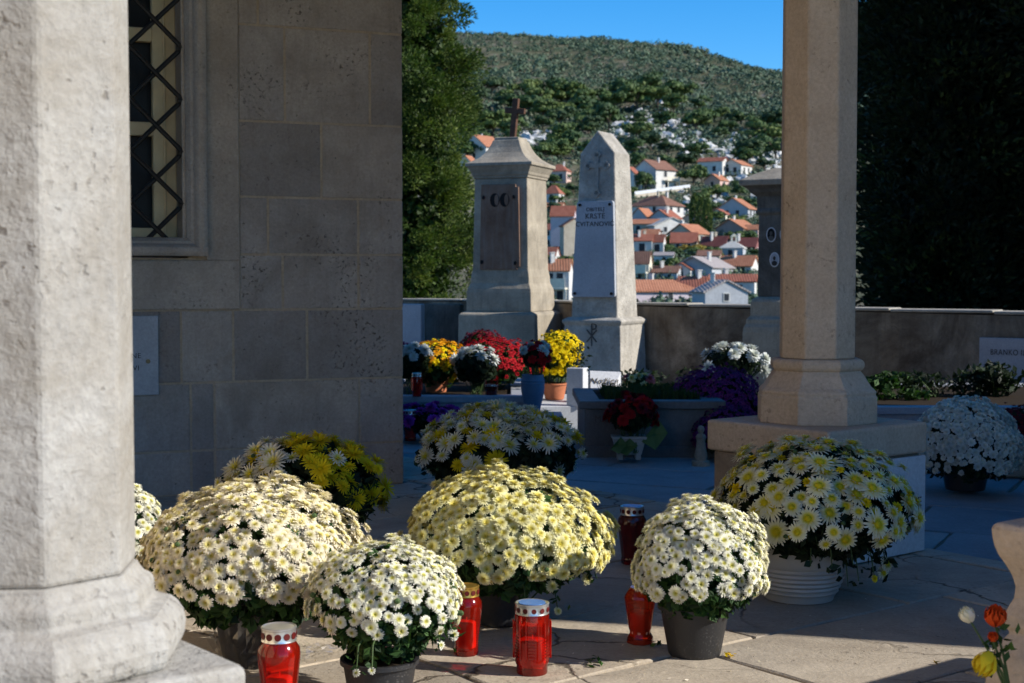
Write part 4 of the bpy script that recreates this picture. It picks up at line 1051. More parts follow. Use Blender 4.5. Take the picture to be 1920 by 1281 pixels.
chrysanthemum('white and yellow spidery chrysanthemum mound standing behind the pale yellow cushion', c, .385, .24, .24, [('spider', 'p_yellow', .16, None), ('spider', 'p_spider', 1, None)], .098, 300, 1.9, (1.3, .3), 'shaded potted chrysanthemums', pot_round(at(938, 7.0, 0), .13, .1, 0, .14, 'blackpot'), 'leafdark', 2600, .05, seed=41, gaps=.75, tilt=.45, hole=.08, sizevar=.35, buds=20, stems=30, sprigs=((790, 850, 6.8, 'spider', 'p_lemon', .05), (783, 860, 6.8, 'spider', 'p_lemon', .045), (800, 880, 6.8, None, None, 0), (1092, 850, 6.9, 'spider', 'p_spider', .07)), dips=((-.5, -.4, .34), (-.1, -.45, .25)))
c = at(212, 4.9, .20)
chrysanthemum('white chrysanthemum ball mostly hidden behind the pale column on the left', c, .165, .20, .13, [('button', 'p_white', 1, None)], .045, 200, 1.8, (1.4, .6), GF, pot_round(c, .09, .075, 0, .14, 'blackpot'), seed=51, gaps=.6, leaf=.036, individual=60)
c = at(1815, 7.5, .20)
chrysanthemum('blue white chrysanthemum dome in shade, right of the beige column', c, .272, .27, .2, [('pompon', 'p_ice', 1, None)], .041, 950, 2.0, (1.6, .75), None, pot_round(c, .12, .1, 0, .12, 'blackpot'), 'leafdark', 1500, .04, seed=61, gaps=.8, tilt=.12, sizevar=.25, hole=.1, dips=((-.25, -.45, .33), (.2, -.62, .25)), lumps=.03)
# --- at the graves (small in the picture)
def small(label, px, d, z, rx, rz, rlow, kinds, size, n, pot=None, seed=1, group='flowers laid on the graves', **kw):
    cc = at(px, d, z); kw.setdefault('nleaf', 700); kw.setdefault('leaf', .05); kw.setdefault('gaps', .6)
    return chrysanthemum(label, cc, rx, rz, rlow, kinds, size, n, kw.pop('tmax', 1.9), kw.pop('thin', (1.4, .6)), group, pot(cc) if pot else None, seed=seed, individual=kw.pop('individual', 0), **kw)
gz = .225
small('orange yellow chrysanthemum in sunlight on the left grave', 818, 11.1, .45, .24, .17, .24, [('tiny', 'p_orange', .75, None), ('tiny', 'p_sun', 1, None)], .062, 230, lambda cc: pot_round(cc, .1, .08, gz, .12, 'terracotta'), 71, foot=gz, tmax=2.2, gaps=.6)
small('long mound of crimson chrysanthemums between the orange and the yellow flowers', 930, 11.35, .42, .36, .2, .22, [('tiny', 'p_red', 1, None)], .052, 420, None, 72, foot=gz, gaps=.7)
small('dark wine red chrysanthemum behind the crimson mound', 905, 11.9, .50, .2, .17, .2, [('tiny', 'p_wine', 1, None)], .05, 170, None, 73, foot=gz)
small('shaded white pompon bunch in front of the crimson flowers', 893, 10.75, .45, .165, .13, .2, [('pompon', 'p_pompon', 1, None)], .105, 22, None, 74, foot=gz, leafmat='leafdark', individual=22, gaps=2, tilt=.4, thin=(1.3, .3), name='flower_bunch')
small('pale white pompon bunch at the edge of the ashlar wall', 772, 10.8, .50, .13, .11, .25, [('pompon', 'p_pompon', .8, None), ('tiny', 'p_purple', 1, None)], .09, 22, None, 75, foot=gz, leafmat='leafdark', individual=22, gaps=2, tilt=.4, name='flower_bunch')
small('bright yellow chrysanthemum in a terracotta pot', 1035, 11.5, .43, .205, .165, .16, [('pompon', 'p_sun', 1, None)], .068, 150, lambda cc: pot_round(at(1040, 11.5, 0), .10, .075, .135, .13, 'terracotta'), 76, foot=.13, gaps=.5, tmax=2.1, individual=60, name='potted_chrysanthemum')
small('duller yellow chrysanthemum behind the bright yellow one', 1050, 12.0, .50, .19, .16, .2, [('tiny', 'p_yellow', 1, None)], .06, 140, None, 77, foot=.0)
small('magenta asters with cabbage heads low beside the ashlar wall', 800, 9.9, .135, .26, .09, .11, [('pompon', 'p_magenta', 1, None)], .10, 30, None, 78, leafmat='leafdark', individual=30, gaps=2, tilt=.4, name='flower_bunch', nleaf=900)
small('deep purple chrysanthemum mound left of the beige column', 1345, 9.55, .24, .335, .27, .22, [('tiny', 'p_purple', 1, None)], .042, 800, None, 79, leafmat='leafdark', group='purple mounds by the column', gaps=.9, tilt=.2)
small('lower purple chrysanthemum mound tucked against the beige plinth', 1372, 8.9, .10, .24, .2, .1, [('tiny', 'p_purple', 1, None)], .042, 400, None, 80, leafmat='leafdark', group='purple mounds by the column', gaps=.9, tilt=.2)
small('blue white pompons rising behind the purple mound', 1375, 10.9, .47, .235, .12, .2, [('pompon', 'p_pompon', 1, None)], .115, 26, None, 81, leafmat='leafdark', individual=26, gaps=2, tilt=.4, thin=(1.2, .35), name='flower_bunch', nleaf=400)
small('dark red chrysanthemum mound at the right edge behind the blue white dome', 1915, 8.6, .16, .23, .18, .15, [('tiny', 'p_wine', 1, None)], .04, 300, None, 82, leafmat='leafdark')
# bouquet in a footed white planter
pc = at(1180, 8.78, 0)
def planter(t):
    b = MB(); x, y = pc[0], pc[1]
    b.loft([[(x + sx * hx, y + sy * hy, z) for sx, sy in ((-1, -1), (1, -1), (1, 1), (-1, 1))] for hx, hy, z in ((.075, .05, .03), (.098, .065, .125), (.105, .07, .126), (.105, .07, .142))])
    for sx in (-1, 1):
        for sy in (-1, 1): b.box((x + sx * .055, y + sy * .032, .014), (.032, .028, .034))
    b.build('planter', M['whitepot'], t, bevel=.004)
    rn = random.Random(5)
    b = MB()
    for k, (px, py, sx, sz, yw) in enumerate(((1215, 780, .05, .07, .05), (1228, 815, .08, .09, -.04), (1160, 835, .05, .05, -.09), (1195, 790, .06, .07, .08), (1175, 838, .07, .05, -.07))):
        q = P(px, py, 8.72 + yw * .5); 
        b.add([tuple(q + Vector((-sx, .01, -sz * .5))), tuple(q + Vector((0, -.03, -sz))), tuple(q + Vector((sx, .01, sz * .1))), tuple(q + Vector((sx * .3, .02, sz))), tuple(q + Vector((0, .03, 0)))], [[0, 1, 4], [1, 2, 4], [2, 3, 4], [3, 0, 4]])
    b.build('paper_wrap', M['wrapgreen'], t)
small('red and white bouquet in green paper in a footed white planter', 1186, 8.75, .26, .145, .13, .1, [('pompon', 'p_red', .5, None), ('pompon', 'p_wine', .55, None), ('pompon', 'p_ice', 1, None)], .075, 46, lambda cc: planter, 83, leafmat='leafdark', individual=46, tilt=.4, name='bouquet', leaf=.045, nleaf=350, gaps=2)
small('pink and cream roses in sunlight beside the column base moulding', 1438, 12.3, .33, .07, .09, .12, [('pompon', 'p_rose', .6, None), ('pompon', 'p_white', 1, None)], .09, 14, None, 84, name='bouquet', individual=14, nleaf=120, gaps=2)
small('small yellow and pink blooms behind the grave grass', 1198, 10.25, .36, .10, .06, .05, [('pompon', 'p_lemon', .6, None), ('pompon', 'p_rose', 1, None)], .075, 10, None, 85, name='flower_bunch', individual=10, nleaf=90, foot=.3, gaps=2)
# tall vase with flowers
vc = at(999, 10.2, 0)
t = thing('vase', (vc[0], vc[1], .137), 'tall blue grey stone vase holding white, red and green stems', 'vase')
b = MB(); b.lathe([(.05, .137), (.052, .143), (.05, .15), (.06, .2), (.075, .26), (.084, .32), (.083, .35), (.0855, .352), (.0855, .362), (.083, .364), (.082, .372), (.0845, .374), (.0845, .382), (.081, .385), (.076, .41), (.078, .42), (.066, .42), (.05, .4)], 32, vc); b.build('body', M['bluevase'], t, smooth=True)
vz = .42
small('white and red flowers with one blue head standing in the tall vase', 1005, 10.2, .56, .105, .09, .12, [('pompon', 'p_pompon', .55, lambda p, r: p.z > .2), ('tiny', 'p_red', .6, lambda p, r: p.z < .4), ('tiny', 'p_red', 1, None)], .075, 36, None, 86, foot=.40, leafmat='leafdark', name='flower_bunch', individual=36, nleaf=260, gaps=2)
# dark dried bouquet on the post
rn = np.random.default_rng(9); q = rn.normal(size=(60, 3)) * np.array([.035, .03, .05]) + np.array([0, 0, .08])
v_, f_, a_ = leaf_cards(q, rn.normal(size=(60, 3)), .035 * np.ones(60), rn, .6); link('foliage', np_mesh('foliage', v_, f_, None, {'rnd': a_}), M['leafdark'], DRIED)
# grass on the grave, green plants along the wall
def blades(name, x0, x1, y0, y1, z, h, n, seed, mat, label=None, cat='grass', w=.006, parent=None, kind=None):
    r = np.random.default_rng(seed); x = r.uniform(x0, x1, n); y = r.uniform(y0, y1, n); hh = h * (.5 + .7 * r.random(n)); a = r.random(n) * 6.28; ln = r.normal(0, .3, n) * hh
    c_, s_ = np.cos(a) * w, np.sin(a) * w; zz_ = np.full(n, z)
    p0 = np.stack([x - c_, y - s_, zz_], 1); p1 = np.stack([x + c_, y + s_, zz_], 1); tx, ty = x - np.sin(a) * ln, y + np.cos(a) * ln
    p2 = np.stack([tx + c_ * .2, ty + s_ * .2, zz_ + hh], 1); p3 = np.stack([tx - c_ * .2, ty - s_ * .2, zz_ + hh], 1)
    Vv = np.stack([p0, p1, p2, p3], 1).reshape(-1, 3)
    o = link(name, np_mesh(name, Vv, np.arange(4 * n).reshape(-1, 4), None, {'rnd': np.repeat(r.random(n), 4)}), M[mat])
    return tag(o, label, cat, None, kind)
blades('grass', Xat(1120, 9.2) + .06, 1.2, 9.12, 9.92, .315, .065, 3600, 3, 'grass', 'thick green grass on top of the grey stone grave box', kind='stuff')
def bushplant(label, px, d, z, rx, rz, n, leaf, mat, seed, name='plant', cat='plant', up=True):
    r = np.random.default_rng(seed); cc = np.array(at(px, d, z)); t = thing(name, tuple(cc), label, cat)
    o = r.normal(size=(n, 3)); o /= np.linalg.norm(o, axis=1, keepdims=True); o *= r.random((n, 1)) ** .4
    nl = 9; lob = r.normal(size=(nl, 3)) * .5; k = r.integers(0, nl, n); o = lob[k] + o * .55
    o *= np.array([rx, rx * .7, rz]); o[:, 2] += rz; o[:, 2] = np.maximum(o[:, 2], .01)
    v_, f_, a_ = leaf_cards(o, r.normal(size=(n, 3)) + np.array([0, -.3, .6]), leaf * (.6 + .8 * r.random(n)), r, .55)
    link('foliage', np_mesh('foliage', v_, f_, None, {'rnd': a_}), M[mat], t)
    b = MB()
    for i in range(12):
        q = o[r.integers(0, n)]; b.tube([tuple(cc + np.array([q[0] * .2, q[1] * .2, 0])), tuple(cc + q * np.array([.7, .7, .6])), tuple(cc + q)], [.006, .004, .002], 5)
    b.build('stems', M['stem'], t); return t
bushplant('bright green leafy plant at the foot of the dark wall, right of the column', 1690, 10.3, .24, .22, .10, 520, .06, 'leaf', 5)
bushplant('wispy dry green plant below the stained wall', 1765, 10.5, .24, .30, .11, 420, .045, 'leafdark', 6)
bushplant('dark leafless looking shrub in front of the white grave tablet', 1868, 10.6, .2, .26, .15, 600, .06, 'leafdark', 7, 'shrub', 'shrub')
bushplant('low dark green plant between the stained wall and the grass grave', 1250, 11.9, .1, .35, .12, 400, .05, 'leafdark', 8)

# ================================================================== grave candles
def candle(label, px, d, z0, H, rb, kind, lid='tin', glass='redglass', blue=False, wax=.55):
    x = Xat(px, d); c_ = (x, d, z0); t = thing('grave_candle', c_, label, 'grave candle', 'red grave candles')
    facet = {'flute': lambda a, z: 1 - .05 * abs(math.sin(4 * a)) if z < H * .62 else 1, 'hex': None, 'round': None}.get(kind)
    lidh = .155 * H if lid else 0
    B = H - lidh
    if kind == 'flute':
        prof = [(rb * .72, 0), (rb * .76, .004), (rb * .76, .02), (rb * .73, .026), (rb * .78, .05), (rb * .88, B * .5), (rb * .98, B * .76), (rb, B * .84), (rb * .96, B * .92), (rb * .80, B * .985), (rb * .76, B)]; n = 32
    elif kind == 'hex':
        prof = [(rb * .80, 0), (rb * .84, .004), (rb * .82, .018), (rb * .66, .032), (rb * .66, .038), (rb * .74, .05), (rb * .98, B * .78), (rb, B * .82), (rb * .96, B * .86), (rb * .72, B * .97), (rb * .70, B)]; n = 8
    else:
        prof = [(rb * .86, 0), (rb * .90, .004), (rb * .90, .024), (rb * .96, .030), (rb, .036), (rb, B * .5), (rb, B * .97), (rb * .97, B)]; n = 32
    b = MB(); b.lathe(prof, n, c_, cut=facet if facet else None, rot=.2)
    if kind == 'round':          # moulded window panels with ribs
        for k in range(6):
            a = .5 + k * math.pi / 3; q = Vector((math.cos(a), math.sin(a), 0)); tq = Vector((-q.y, q.x, 0)); o = Vector(c_) + q * (rb * .985)
            for sx in (-1, 1): b.obox(o + tq * (sx * rb * .36) + Vector((0, 0, .045)), tq * .003, q * .0035, Vector((0, 0, B * .62)))
            for j in range(7): b.obox(o - tq * rb * .2 + Vector((0, 0, .05 + j * .009)), tq * rb * .4, q * .0035, Vector((0, 0, .004)))
    b.build('glass', M[glass], t, smooth=(n > 8), bevel=0 if n > 8 else .003)
    b = MB(); wr = rb * (.62 if kind != 'round' else .8); b.lathe([(wr * .95, .022), (wr, .03), (wr, B * wax), (wr * .8, B * wax + .004), (.004, B * wax + .003)], 20, c_); b.tube([(x, d, z0 + B * wax), (x + .002, d, z0 + B * wax + .014)], .0018, 5); b.build('wax', M['wax'], t, smooth=True)
    if lid:
        lr = rb * (.80 if kind != 'round' else .97)
        b = MB(); zb_ = B + .0005
        b.lathe([(lr, zb_), (lr * 1.03, zb_ + .002), (lr, zb_ + .006), (lr, zb_ + lidh * .82), (lr * 1.03, zb_ + lidh * .86), (lr * 1.03, zb_ + lidh * .95), (lr * .97, zb_ + lidh), (lr * .9, zb_ + lidh * .93), (.003, zb_ + lidh * .95)], 36, c_); o = b.build('lid', M[lid], t, smooth=True, angle=40)
        b = MB(); nh = 12
        for k in range(nh):
            a = 2 * math.pi * k / nh + .1; q = Vector((math.cos(a), math.sin(a), 0)); disc(b, Vector(c_) + q * (lr * 1.004) + Vector((0, 0, zb_ + lidh * .45)), Vector((-q.y, q.x, 0)), Vector((0, 0, 1)), q, lidh * .23, lidh * .23, .0012, 12)
        b.build('lid_holes', M['hole'], o)
        if blue:
            b = MB(); disc(b, Vector(c_) + Vector((0, 0, zb_ + lidh * .952)), Vector((1, 0, 0)), Vector((0, 1, 0)), Vector((0, 0, 1)), lr * .8, lr * .8, .0015, 24); b.build('lid_top', M['bluelid'], o)
    return t
candle('red fluted grave candle with a silver lid in front of the largest cream ball', 518, 3.55, 0, .243, .0535, 'flute', 'tin', 'redglass')
candle('red grave candle with a gold lid behind the nearest white chrysanthemum', 873, 4.2, 0, .205, .0475, 'flute', 'gold', 'redglass')
candle('red grave candle with a silver lid and blue top, standing alone in the sun', 998, 4.0, 0, .20, .0485, 'round', 'tin', 'redglass', True)
candle('lidless faceted orange red grave candle beside the dusty black pot', 1203, 4.33, 0, .172, .0505, 'hex', None, 'orangeglass')
candle('dark red grave candle with a silver lid in the shade behind the right white ball', 1187, 5.55, 0, .225, .056, 'flute', 'tin', 'darkglass', True)
candle('small bright red grave candle on the left grave under the orange flowers', 781, 10.45, .245, .17, .036, 'round', 'tin', 'redglass')
candle('squat grave candle with a silver lid under the white pompon bunch', 921, 10.58, .245, .075, .048, 'round', 'tin', 'darkglass')
candle('low dull red grave candle half hidden by the ashlar wall edge', 768, 9.75, 0, .21, .055, 'flute', 'tin', 'redglass')
# ================================================================== roses and litter
t = thing('rose_bunch', P(1850, 1281, 2.75), 'white, orange and yellow roses leaning on the stone parapet at the right edge', 'roses')
def rosehead(px, py, d, r_, mat, up):
    q = P(px, py, d); b = MB(); up = Vector(up).normalized(); fm = frame(up, .3); rn = random.Random(px)
    rr = rn.uniform(0, 6)
    for layer in range(4):
        for k in range(5 - layer // 2):
            a = rr + layer * .6 + k * 2 * math.pi / 5; vs = []
            for i in range(5):
                tq = i / 4
                for j in (-1, 0, 1):
                    aa = a + j * .62 * math.sin(math.pi * min(1, .25 + tq * .8)); rad = r_ * (.22 + .78 * math.sin(.25 + tq * 2.25)) * (1 - .21 * layer) + .04 * r_ * (j != 0)
                    vs.append(tuple(q + fm @ Vector((rad * math.cos(aa), rad * math.sin(aa), r_ * (-.9 + 1.9 * tq) + .1 * r_ * layer))))
            b.add(vs, [[3 * i + j, 3 * i + j + 1, 3 * i + j + 4, 3 * i + j + 3] for i in range(4) for j in range(2)], 0, .6 - .1 * layer)
    b.build('rose_head', M[mat], t, smooth=True, attr='tone', angle=80)
rosehead(1814, 1154, 2.78, .0155, 'p_rosewhite' if False else 'p_white', (-.5, -.1, .8))
rosehead(1864, 1157, 2.75, .020, 'p_orangered' if 'p_orangered' in M else 'p_red', (-.1, -.4, .9)) if False else None
M['p_orangered'] = petal_mat('orange red petals', [(0, (.55, .06, .01)), (1, (.75, .10, .02))])
M['p_yrose'] = petal_mat('yellow rose petals', [(0, (.7, .5, .02)), (1, (.85, .66, .03))])
rosehead(1866, 1157, 2.72, .021, 'p_orangered', (-.1, -.5, .8)); rosehead(1862, 1195, 2.7, .010, 'p_orangered', (-.3, -.5, .6)); rosehead(1848, 1243, 2.68, .023, 'p_yrose', (-.5, -.35, -.6))
b = MB(); bs = P(1900, 1330, 2.74)
for px, py, d in ((1818, 1162, 2.78), (1866, 1170, 2.72), (1862, 1203, 2.7), (1856, 1225, 2.68)):
    q = P(px, py, d); b.tube([bs, (bs + q) / 2 + Vector((-.004, -.01, .02)), q], [.0028, .0025, .002], 6)
b.build('stems', M['stem'], t)
rn = np.random.default_rng(4); base = np.array(P(1872, 1205, 2.71)); q = base + rn.normal(size=(26, 3)) * np.array([.012, .012, .03])
v_, f_, a_ = leaf_cards(q - np.array(t.location), rn.normal(size=(26, 3)), .024 * np.ones(26), rn, .6); link('leaves', np_mesh('leaves', v_, f_, None, {'rnd': a_}), M['leaf'], t)
# crumpled cellophane on the paving
b = MB(); rn = random.Random(8); q = G(598, 1232); nx, ny = 16, 9; vs = []
for j in range(ny):
    for i in range(nx):
        ex = min(i, nx - 1 - i, j, ny - 1 - j); vs.append((q.x + (i / (nx - 1) - .5) * .16 + rn.uniform(-.008, .008), q.y + (j / (ny - 1) - .5) * .12 + rn.uniform(-.008, .008), .008 + (rn.uniform(0, .014) + .012 if ex > 0 else rn.uniform(0, .005))))
b.add(vs, [[j * nx + i, j * nx + i + 1, (j + 1) * nx + i + 1, (j + 1) * nx + i] for j in range(ny - 1) for i in range(nx - 1)])
o = b.build('cellophane_sheet', M['cello']); tag(o, 'crumpled clear cellophane on the paving beside the fluted candle', 'cellophane')
# fallen bits
rn = np.random.default_rng(12); npet = 70; cs = [(470, 4.0), (722, 3.75), (950, 4.4), (1315, 4.1), (1300, 4.0), (1530, 4.75), (1100, 4.2)]
pp = []
for k in range(npet):
    px, d_ = cs[rn.integers(0, len(cs))]; q = np.array([Xat(px, d_), d_, 0]) + np.array([rn.normal() * .2, rn.normal() * .14, .005]); pp.append(q)
pp = np.array(pp); v_, f_, a_ = leaf_cards(pp, rn.normal(size=pp.shape) * .35 + np.array([0, 0, 1]), .012 * (.5 + .9 * rn.random(npet)), rn, .4)
o = link('fallen_petals', np_mesh('fallen_petals', v_, f_, None, {'rnd': a_, 'tone': .4 + .6 * a_}), M['p_cream']); tag(o, 'tiny fallen petals scattered on the paving among the pots', 'petals', None, 'stuff')
def litter(label, px, py, name, mat, n, sz, cat):
    q = G(px, py); r = np.random.default_rng(px); pp = r.normal(size=(n, 3)) * np.array([.012, .012, .003]) * (sz / .03) + np.array([0, 0, .011]); pp[:, 2] = np.maximum(pp[:, 2], .006)
    v_, f_, a_ = leaf_cards(pp, r.normal(size=(n, 3)) * .5 + np.array([0, 0, 1]), sz * (.6 + .6 * r.random(n)), r, .5)
    o = link(name, np_mesh(name, v_, f_, None, {'rnd': a_, 'tone': a_}), M[mat]); o.location = q; tag(o, label, cat)
litter('withered green sprig lying on the sunlit paving right of the silver lidded candle', 1122, 1246, 'fallen_sprig', 'leaf', 9, .03, 'sprig')
litter('dropped yellow flower head at the foot of the dusty black pot', 1365, 1233, 'fallen_flower', 'p_sun', 14, .018, 'flower')
litter('single dry yellowish leaf on the shaded paving near the roses', 1754, 1246, 'fallen_leaf', 'autumn', 2, .024, 'leaf')
litter('small green leaf between the lidless candle and the black pot', 1232, 1213, 'fallen_leaf', 'leaf', 5, .022, 'leaf')

# ================================================================== evergreen trees
def spray_cards(pos, d, size, r, asp=.45):
    """elongated upswept sprays pointing along d"""
    n = len(pos); d = d / np.linalg.norm(d, axis=1, keepdims=True)
    rv = r.normal(size=(n, 3)); s = np.cross(d, rv); s /= np.linalg.norm(s, axis=1, keepdims=True); u = np.cross(s, d)
    L = size[:, None]
    base = pos; tip = pos + d * L; m = pos + d * L * .45
    l1 = m + s * L * asp * .5 - u * L * .12; r1 = m - s * L * asp * .5 - u * L * .12; m2 = m + u * L * .08
    Vv = np.stack([base, l1, tip, r1, m2], 1).reshape(-1, 3); k = np.arange(n)[:, None] * 5
    return Vv, np.concatenate([k + np.array([[0, 4, 2, 1]]), k + np.array([[0, 3, 2, 4]])]), np.repeat(r.random(n), 5)
def evergreen(name, label, x, y, z0, H, rad, nclump, per, leaf, mat, seed, shape, tuft=.34, group=None, trunk=.16, fill=.12):
    """crown of drooping and upswept foliage tufts hung on limbs round a trunk"""
    r = np.random.default_rng(seed); t = thing(name, (x, y, z0), label, 'tree', group)
    h = r.random(nclump); az = r.random(nclump) * 2 * math.pi
    rr = rad * np.array([shape(q) for q in h]) * (1 - .45 * r.random(nclump) ** 2.2)
    lob = 1 + .28 * np.sin(3 * az + 11 * h) * np.sin(17 * h + 2 * az)
    rr *= lob
    cen = np.stack([rr * np.cos(az), rr * np.sin(az), H * h], 1)
    out = np.stack([np.cos(az), np.sin(az), np.full(nclump, .55)], 1); out /= np.linalg.norm(out, axis=1, keepdims=True)
    ts = tuft * (.55 + .8 * r.random(nclump))
    k = np.repeat(np.arange(nclump), per); n = len(k)
    o = r.normal(size=(n, 3)); o /= np.linalg.norm(o, axis=1, keepdims=True); o *= r.random((n, 1)) ** .45
    pos = cen[k] + o * ts[k][:, None] * np.array([1, 1, .8])
    d = out[k] * .7 + o * .9 + r.normal(size=(n, 3)) * .35
    v_, f_, a_ = spray_cards(pos, d, leaf * (.6 + .8 * r.random(n)), r)
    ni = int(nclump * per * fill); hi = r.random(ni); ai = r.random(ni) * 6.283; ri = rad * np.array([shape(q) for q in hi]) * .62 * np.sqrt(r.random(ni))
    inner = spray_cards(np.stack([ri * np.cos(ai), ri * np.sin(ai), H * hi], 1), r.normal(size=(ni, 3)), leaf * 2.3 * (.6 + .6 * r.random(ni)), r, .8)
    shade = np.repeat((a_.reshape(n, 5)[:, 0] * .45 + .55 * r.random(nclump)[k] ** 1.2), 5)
    v_, f_, shade = merge([(v_, f_, shade), (inner[0], inner[1], inner[2] * .35)])  # inner sprays tinted darker: shade inside the crown put into the colour
    link('crown', np_mesh('crown', v_, f_, None, {'rnd': shade}), M[mat], t)
    b = MB(); b.tube([(x, y, z0 - .2), (x + .03, y, z0 + H * .4), (x, y + .05, z0 + H * .93)], [trunk, trunk * .7, .02], 8)
    for i in range(0, nclump, max(1, nclump // 60)):
        c_ = cen[i]; p = Vector((x, y, z0 + max(.2, c_[2] - rr[i] * .35))); q = Vector((x, y, z0)) + Vector(c_)
        b.tube([p, (p + q) / 2 + Vector((0, 0, -.04)), q], [.035, .022, .008], 5)
    b.build('trunk', M['bark'], t); return t
cone = lambda q: max(.05, (1 - q) ** .8) * (.55 + .45 * min(1, q * 6))
column_shape = lambda q: min(1, .95 + q * 1.5) * (1 - max(0, q - .55) / .45 * .8)
evergreen('cypress_tree', 'sunlit green cypress between the ashlar building and the cross topped monument', Xat(757, 34), 34, -3.4, 16.5, 1.7, 400, 420, .085, 'cypress', 3, column_shape, .38, fill=.14)
big = lambda q: (.8 + .5 * q if q < .4 else 1.0 - .55 * (q - .4) / .6)
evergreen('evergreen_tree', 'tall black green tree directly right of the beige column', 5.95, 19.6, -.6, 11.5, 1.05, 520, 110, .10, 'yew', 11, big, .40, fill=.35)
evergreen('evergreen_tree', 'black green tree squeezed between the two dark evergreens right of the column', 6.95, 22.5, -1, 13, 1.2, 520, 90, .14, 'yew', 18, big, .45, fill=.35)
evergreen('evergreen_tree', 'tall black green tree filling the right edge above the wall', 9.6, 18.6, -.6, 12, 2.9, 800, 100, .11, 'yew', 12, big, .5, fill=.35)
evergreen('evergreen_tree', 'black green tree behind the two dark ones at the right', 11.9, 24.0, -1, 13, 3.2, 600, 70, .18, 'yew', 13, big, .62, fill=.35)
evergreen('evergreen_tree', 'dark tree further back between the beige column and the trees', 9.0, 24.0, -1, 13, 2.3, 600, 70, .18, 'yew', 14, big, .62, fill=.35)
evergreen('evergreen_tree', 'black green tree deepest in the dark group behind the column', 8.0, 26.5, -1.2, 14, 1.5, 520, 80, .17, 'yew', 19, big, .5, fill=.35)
evergreen('evergreen_tree', 'added unseen evergreen shading the dark trees, right of the cemetery wall', 13.4, 17.8, -.6, 6.6, 2.6, 420, 60, .17, 'yew', 15, big, .6)  # this tree and the next are added out of view for shade
evergreen('evergreen_tree', 'added unseen evergreen shading the dark trees, beyond the right wall end', 15.6, 21.0, -.6, 6.6, 3.0, 420, 60, .17, 'yew', 16, big, .6)

# ================================================================== far hillside
PY = np.array([700, 600, 570, 545, 500, 450, 400, 350, 300, 250, 200, 140, 65.]); PD = np.array([75, 130, 155, 185, 230, 285, 345, 410, 490, 590, 730, 960, 1350.])
PZ = CAMZ + (520.5 - PY) / FPX * PD * 1.0
def prof(d): return np.interp(d, np.concatenate([[15, 24, 45], PD, [1500, 2300]]), np.concatenate([[-.12, -1.2, -7], PZ, [225, 150]]))
def hillz(x, y):
    t = x / y; d = y
    z = prof(d)
    rx_ = np.interp(t, [-.7, -.3, -.05, .02, .06, .09, .125, .16, .20, .35, .7], [40, 20, 0, 7, 14, 22, 42, 64, 84, 120, 160])   # the ridge drops to the right (pixels)
    f = np.clip((d - 560) / (1350 - 560), 0, 1.15) ** 1.2
    z = z - rx_ / FPX * d * f
    n = np.sin(x * .021 + 1.3) * np.sin(y * .017) * 4 + np.sin(x * .06 + y * .031) * 1.6 + np.sin(x * .13) * np.sin(y * .11 + 2) * .8
    return z + n * np.clip((d - 330) / 400, 0, 1)
ts = np.linspace(-.75, .85, 200); ds = np.concatenate([np.linspace(15.5, 60, 14), np.linspace(70, 500, 60), np.linspace(510, 1500, 100), np.linspace(1550, 2300, 12)])
T_, D_ = np.meshgrid(ts, ds); X_ = T_ * D_; Z_ = hillz(X_, D_)
gx, gy = len(ts), len(ds); idx = np.arange(gx * gy).reshape(gy, gx)
F = np.stack([idx[:-1, :-1], idx[:-1, 1:], idx[1:, 1:], idx[1:, :-1]], -1).reshape(-1, 4)
g = NG('karst hillside'); nz = g.noise(.055, 9, .65); nz2 = g.noise(.35, 6, .7)
gcol = g.ramp(g.math('ADD', g.math('MULTIPLY', nz, .6), g.math('MULTIPLY', nz2, .4)), [(.32, (.05, .065, .03)), (.47, (.085, .09, .05)), (.57, (.16, .14, .095)), (.66, (.38, .36, .33))])
M['hill'] = g.done(gcol, .95, g.bump(nz2, .8, 1.2), .1)
hm = np_mesh('hillside', np.stack([X_, D_, Z_], -1).reshape(-1, 3), F, smooth=True); tag(link('hillside', hm, M['hill']), kind='structure')
tag(bpy.data.objects['hillside'], kind='structure')
def depth_of(py): return float(np.interp(-py, -PY, PD))
def onhill(px, py):
    """first hillside point seen at this picture position"""
    d = depth_of(py)
    for dd in np.linspace(100, 1400, 2600):
        p = P(px, py, dd)
        if hillz(np.array(p.x), np.array(dd)) >= p.z: d = dd; break
    p = P(px, py, d); return Vector((p.x, d, float(hillz(np.array(p.x), np.array(d)))))
# scrub: one uncountable cover
r = np.random.default_rng(17)
def tuft_cloud(cent, rad, per, r, squash=.8, card=.8):
    n = len(cent); k = np.repeat(np.arange(n), per); m = len(k)
    o = r.normal(size=(m, 3)); o[:, 2] = np.abs(o[:, 2]) * 1.1 - .15; o /= np.linalg.norm(o, axis=1, keepdims=True); nr = o.copy(); o *= (.55 + .5 * r.random((m, 1)))
    pos = cent[k] + o * rad[k][:, None] * np.array([1, 1, squash]); sz = rad[k] * card * (.6 + .7 * r.random(m))
    v_, f_, a_ = leaf_cards(pos, nr + r.normal(size=(m, 3)) * .4, sz, r, .95, .1)
    bright = np.repeat(np.clip(.25 * a_.reshape(m, 5)[:, 0] + .75 * r.random(n)[k], 0, 1), 5)
    return v_, f_, bright
N = 32000
d_ = 390 + (1440 - 390) * r.random(N) ** .8; t_ = r.uniform(-.22, .34, N); x_ = t_ * d_
green = np.clip((t_ - .02) / .12, 0, 1) * .7 + .5 + .32 * np.sin(x_ * .03) * np.sin(d_ * .012)
keep = r.random(N) < green
x_, d_ = x_[keep], d_[keep]; rad = (.9 + 2.3 * r.random(len(x_)) ** 1.7) * np.clip(d_ / 800, .55, 1.1)
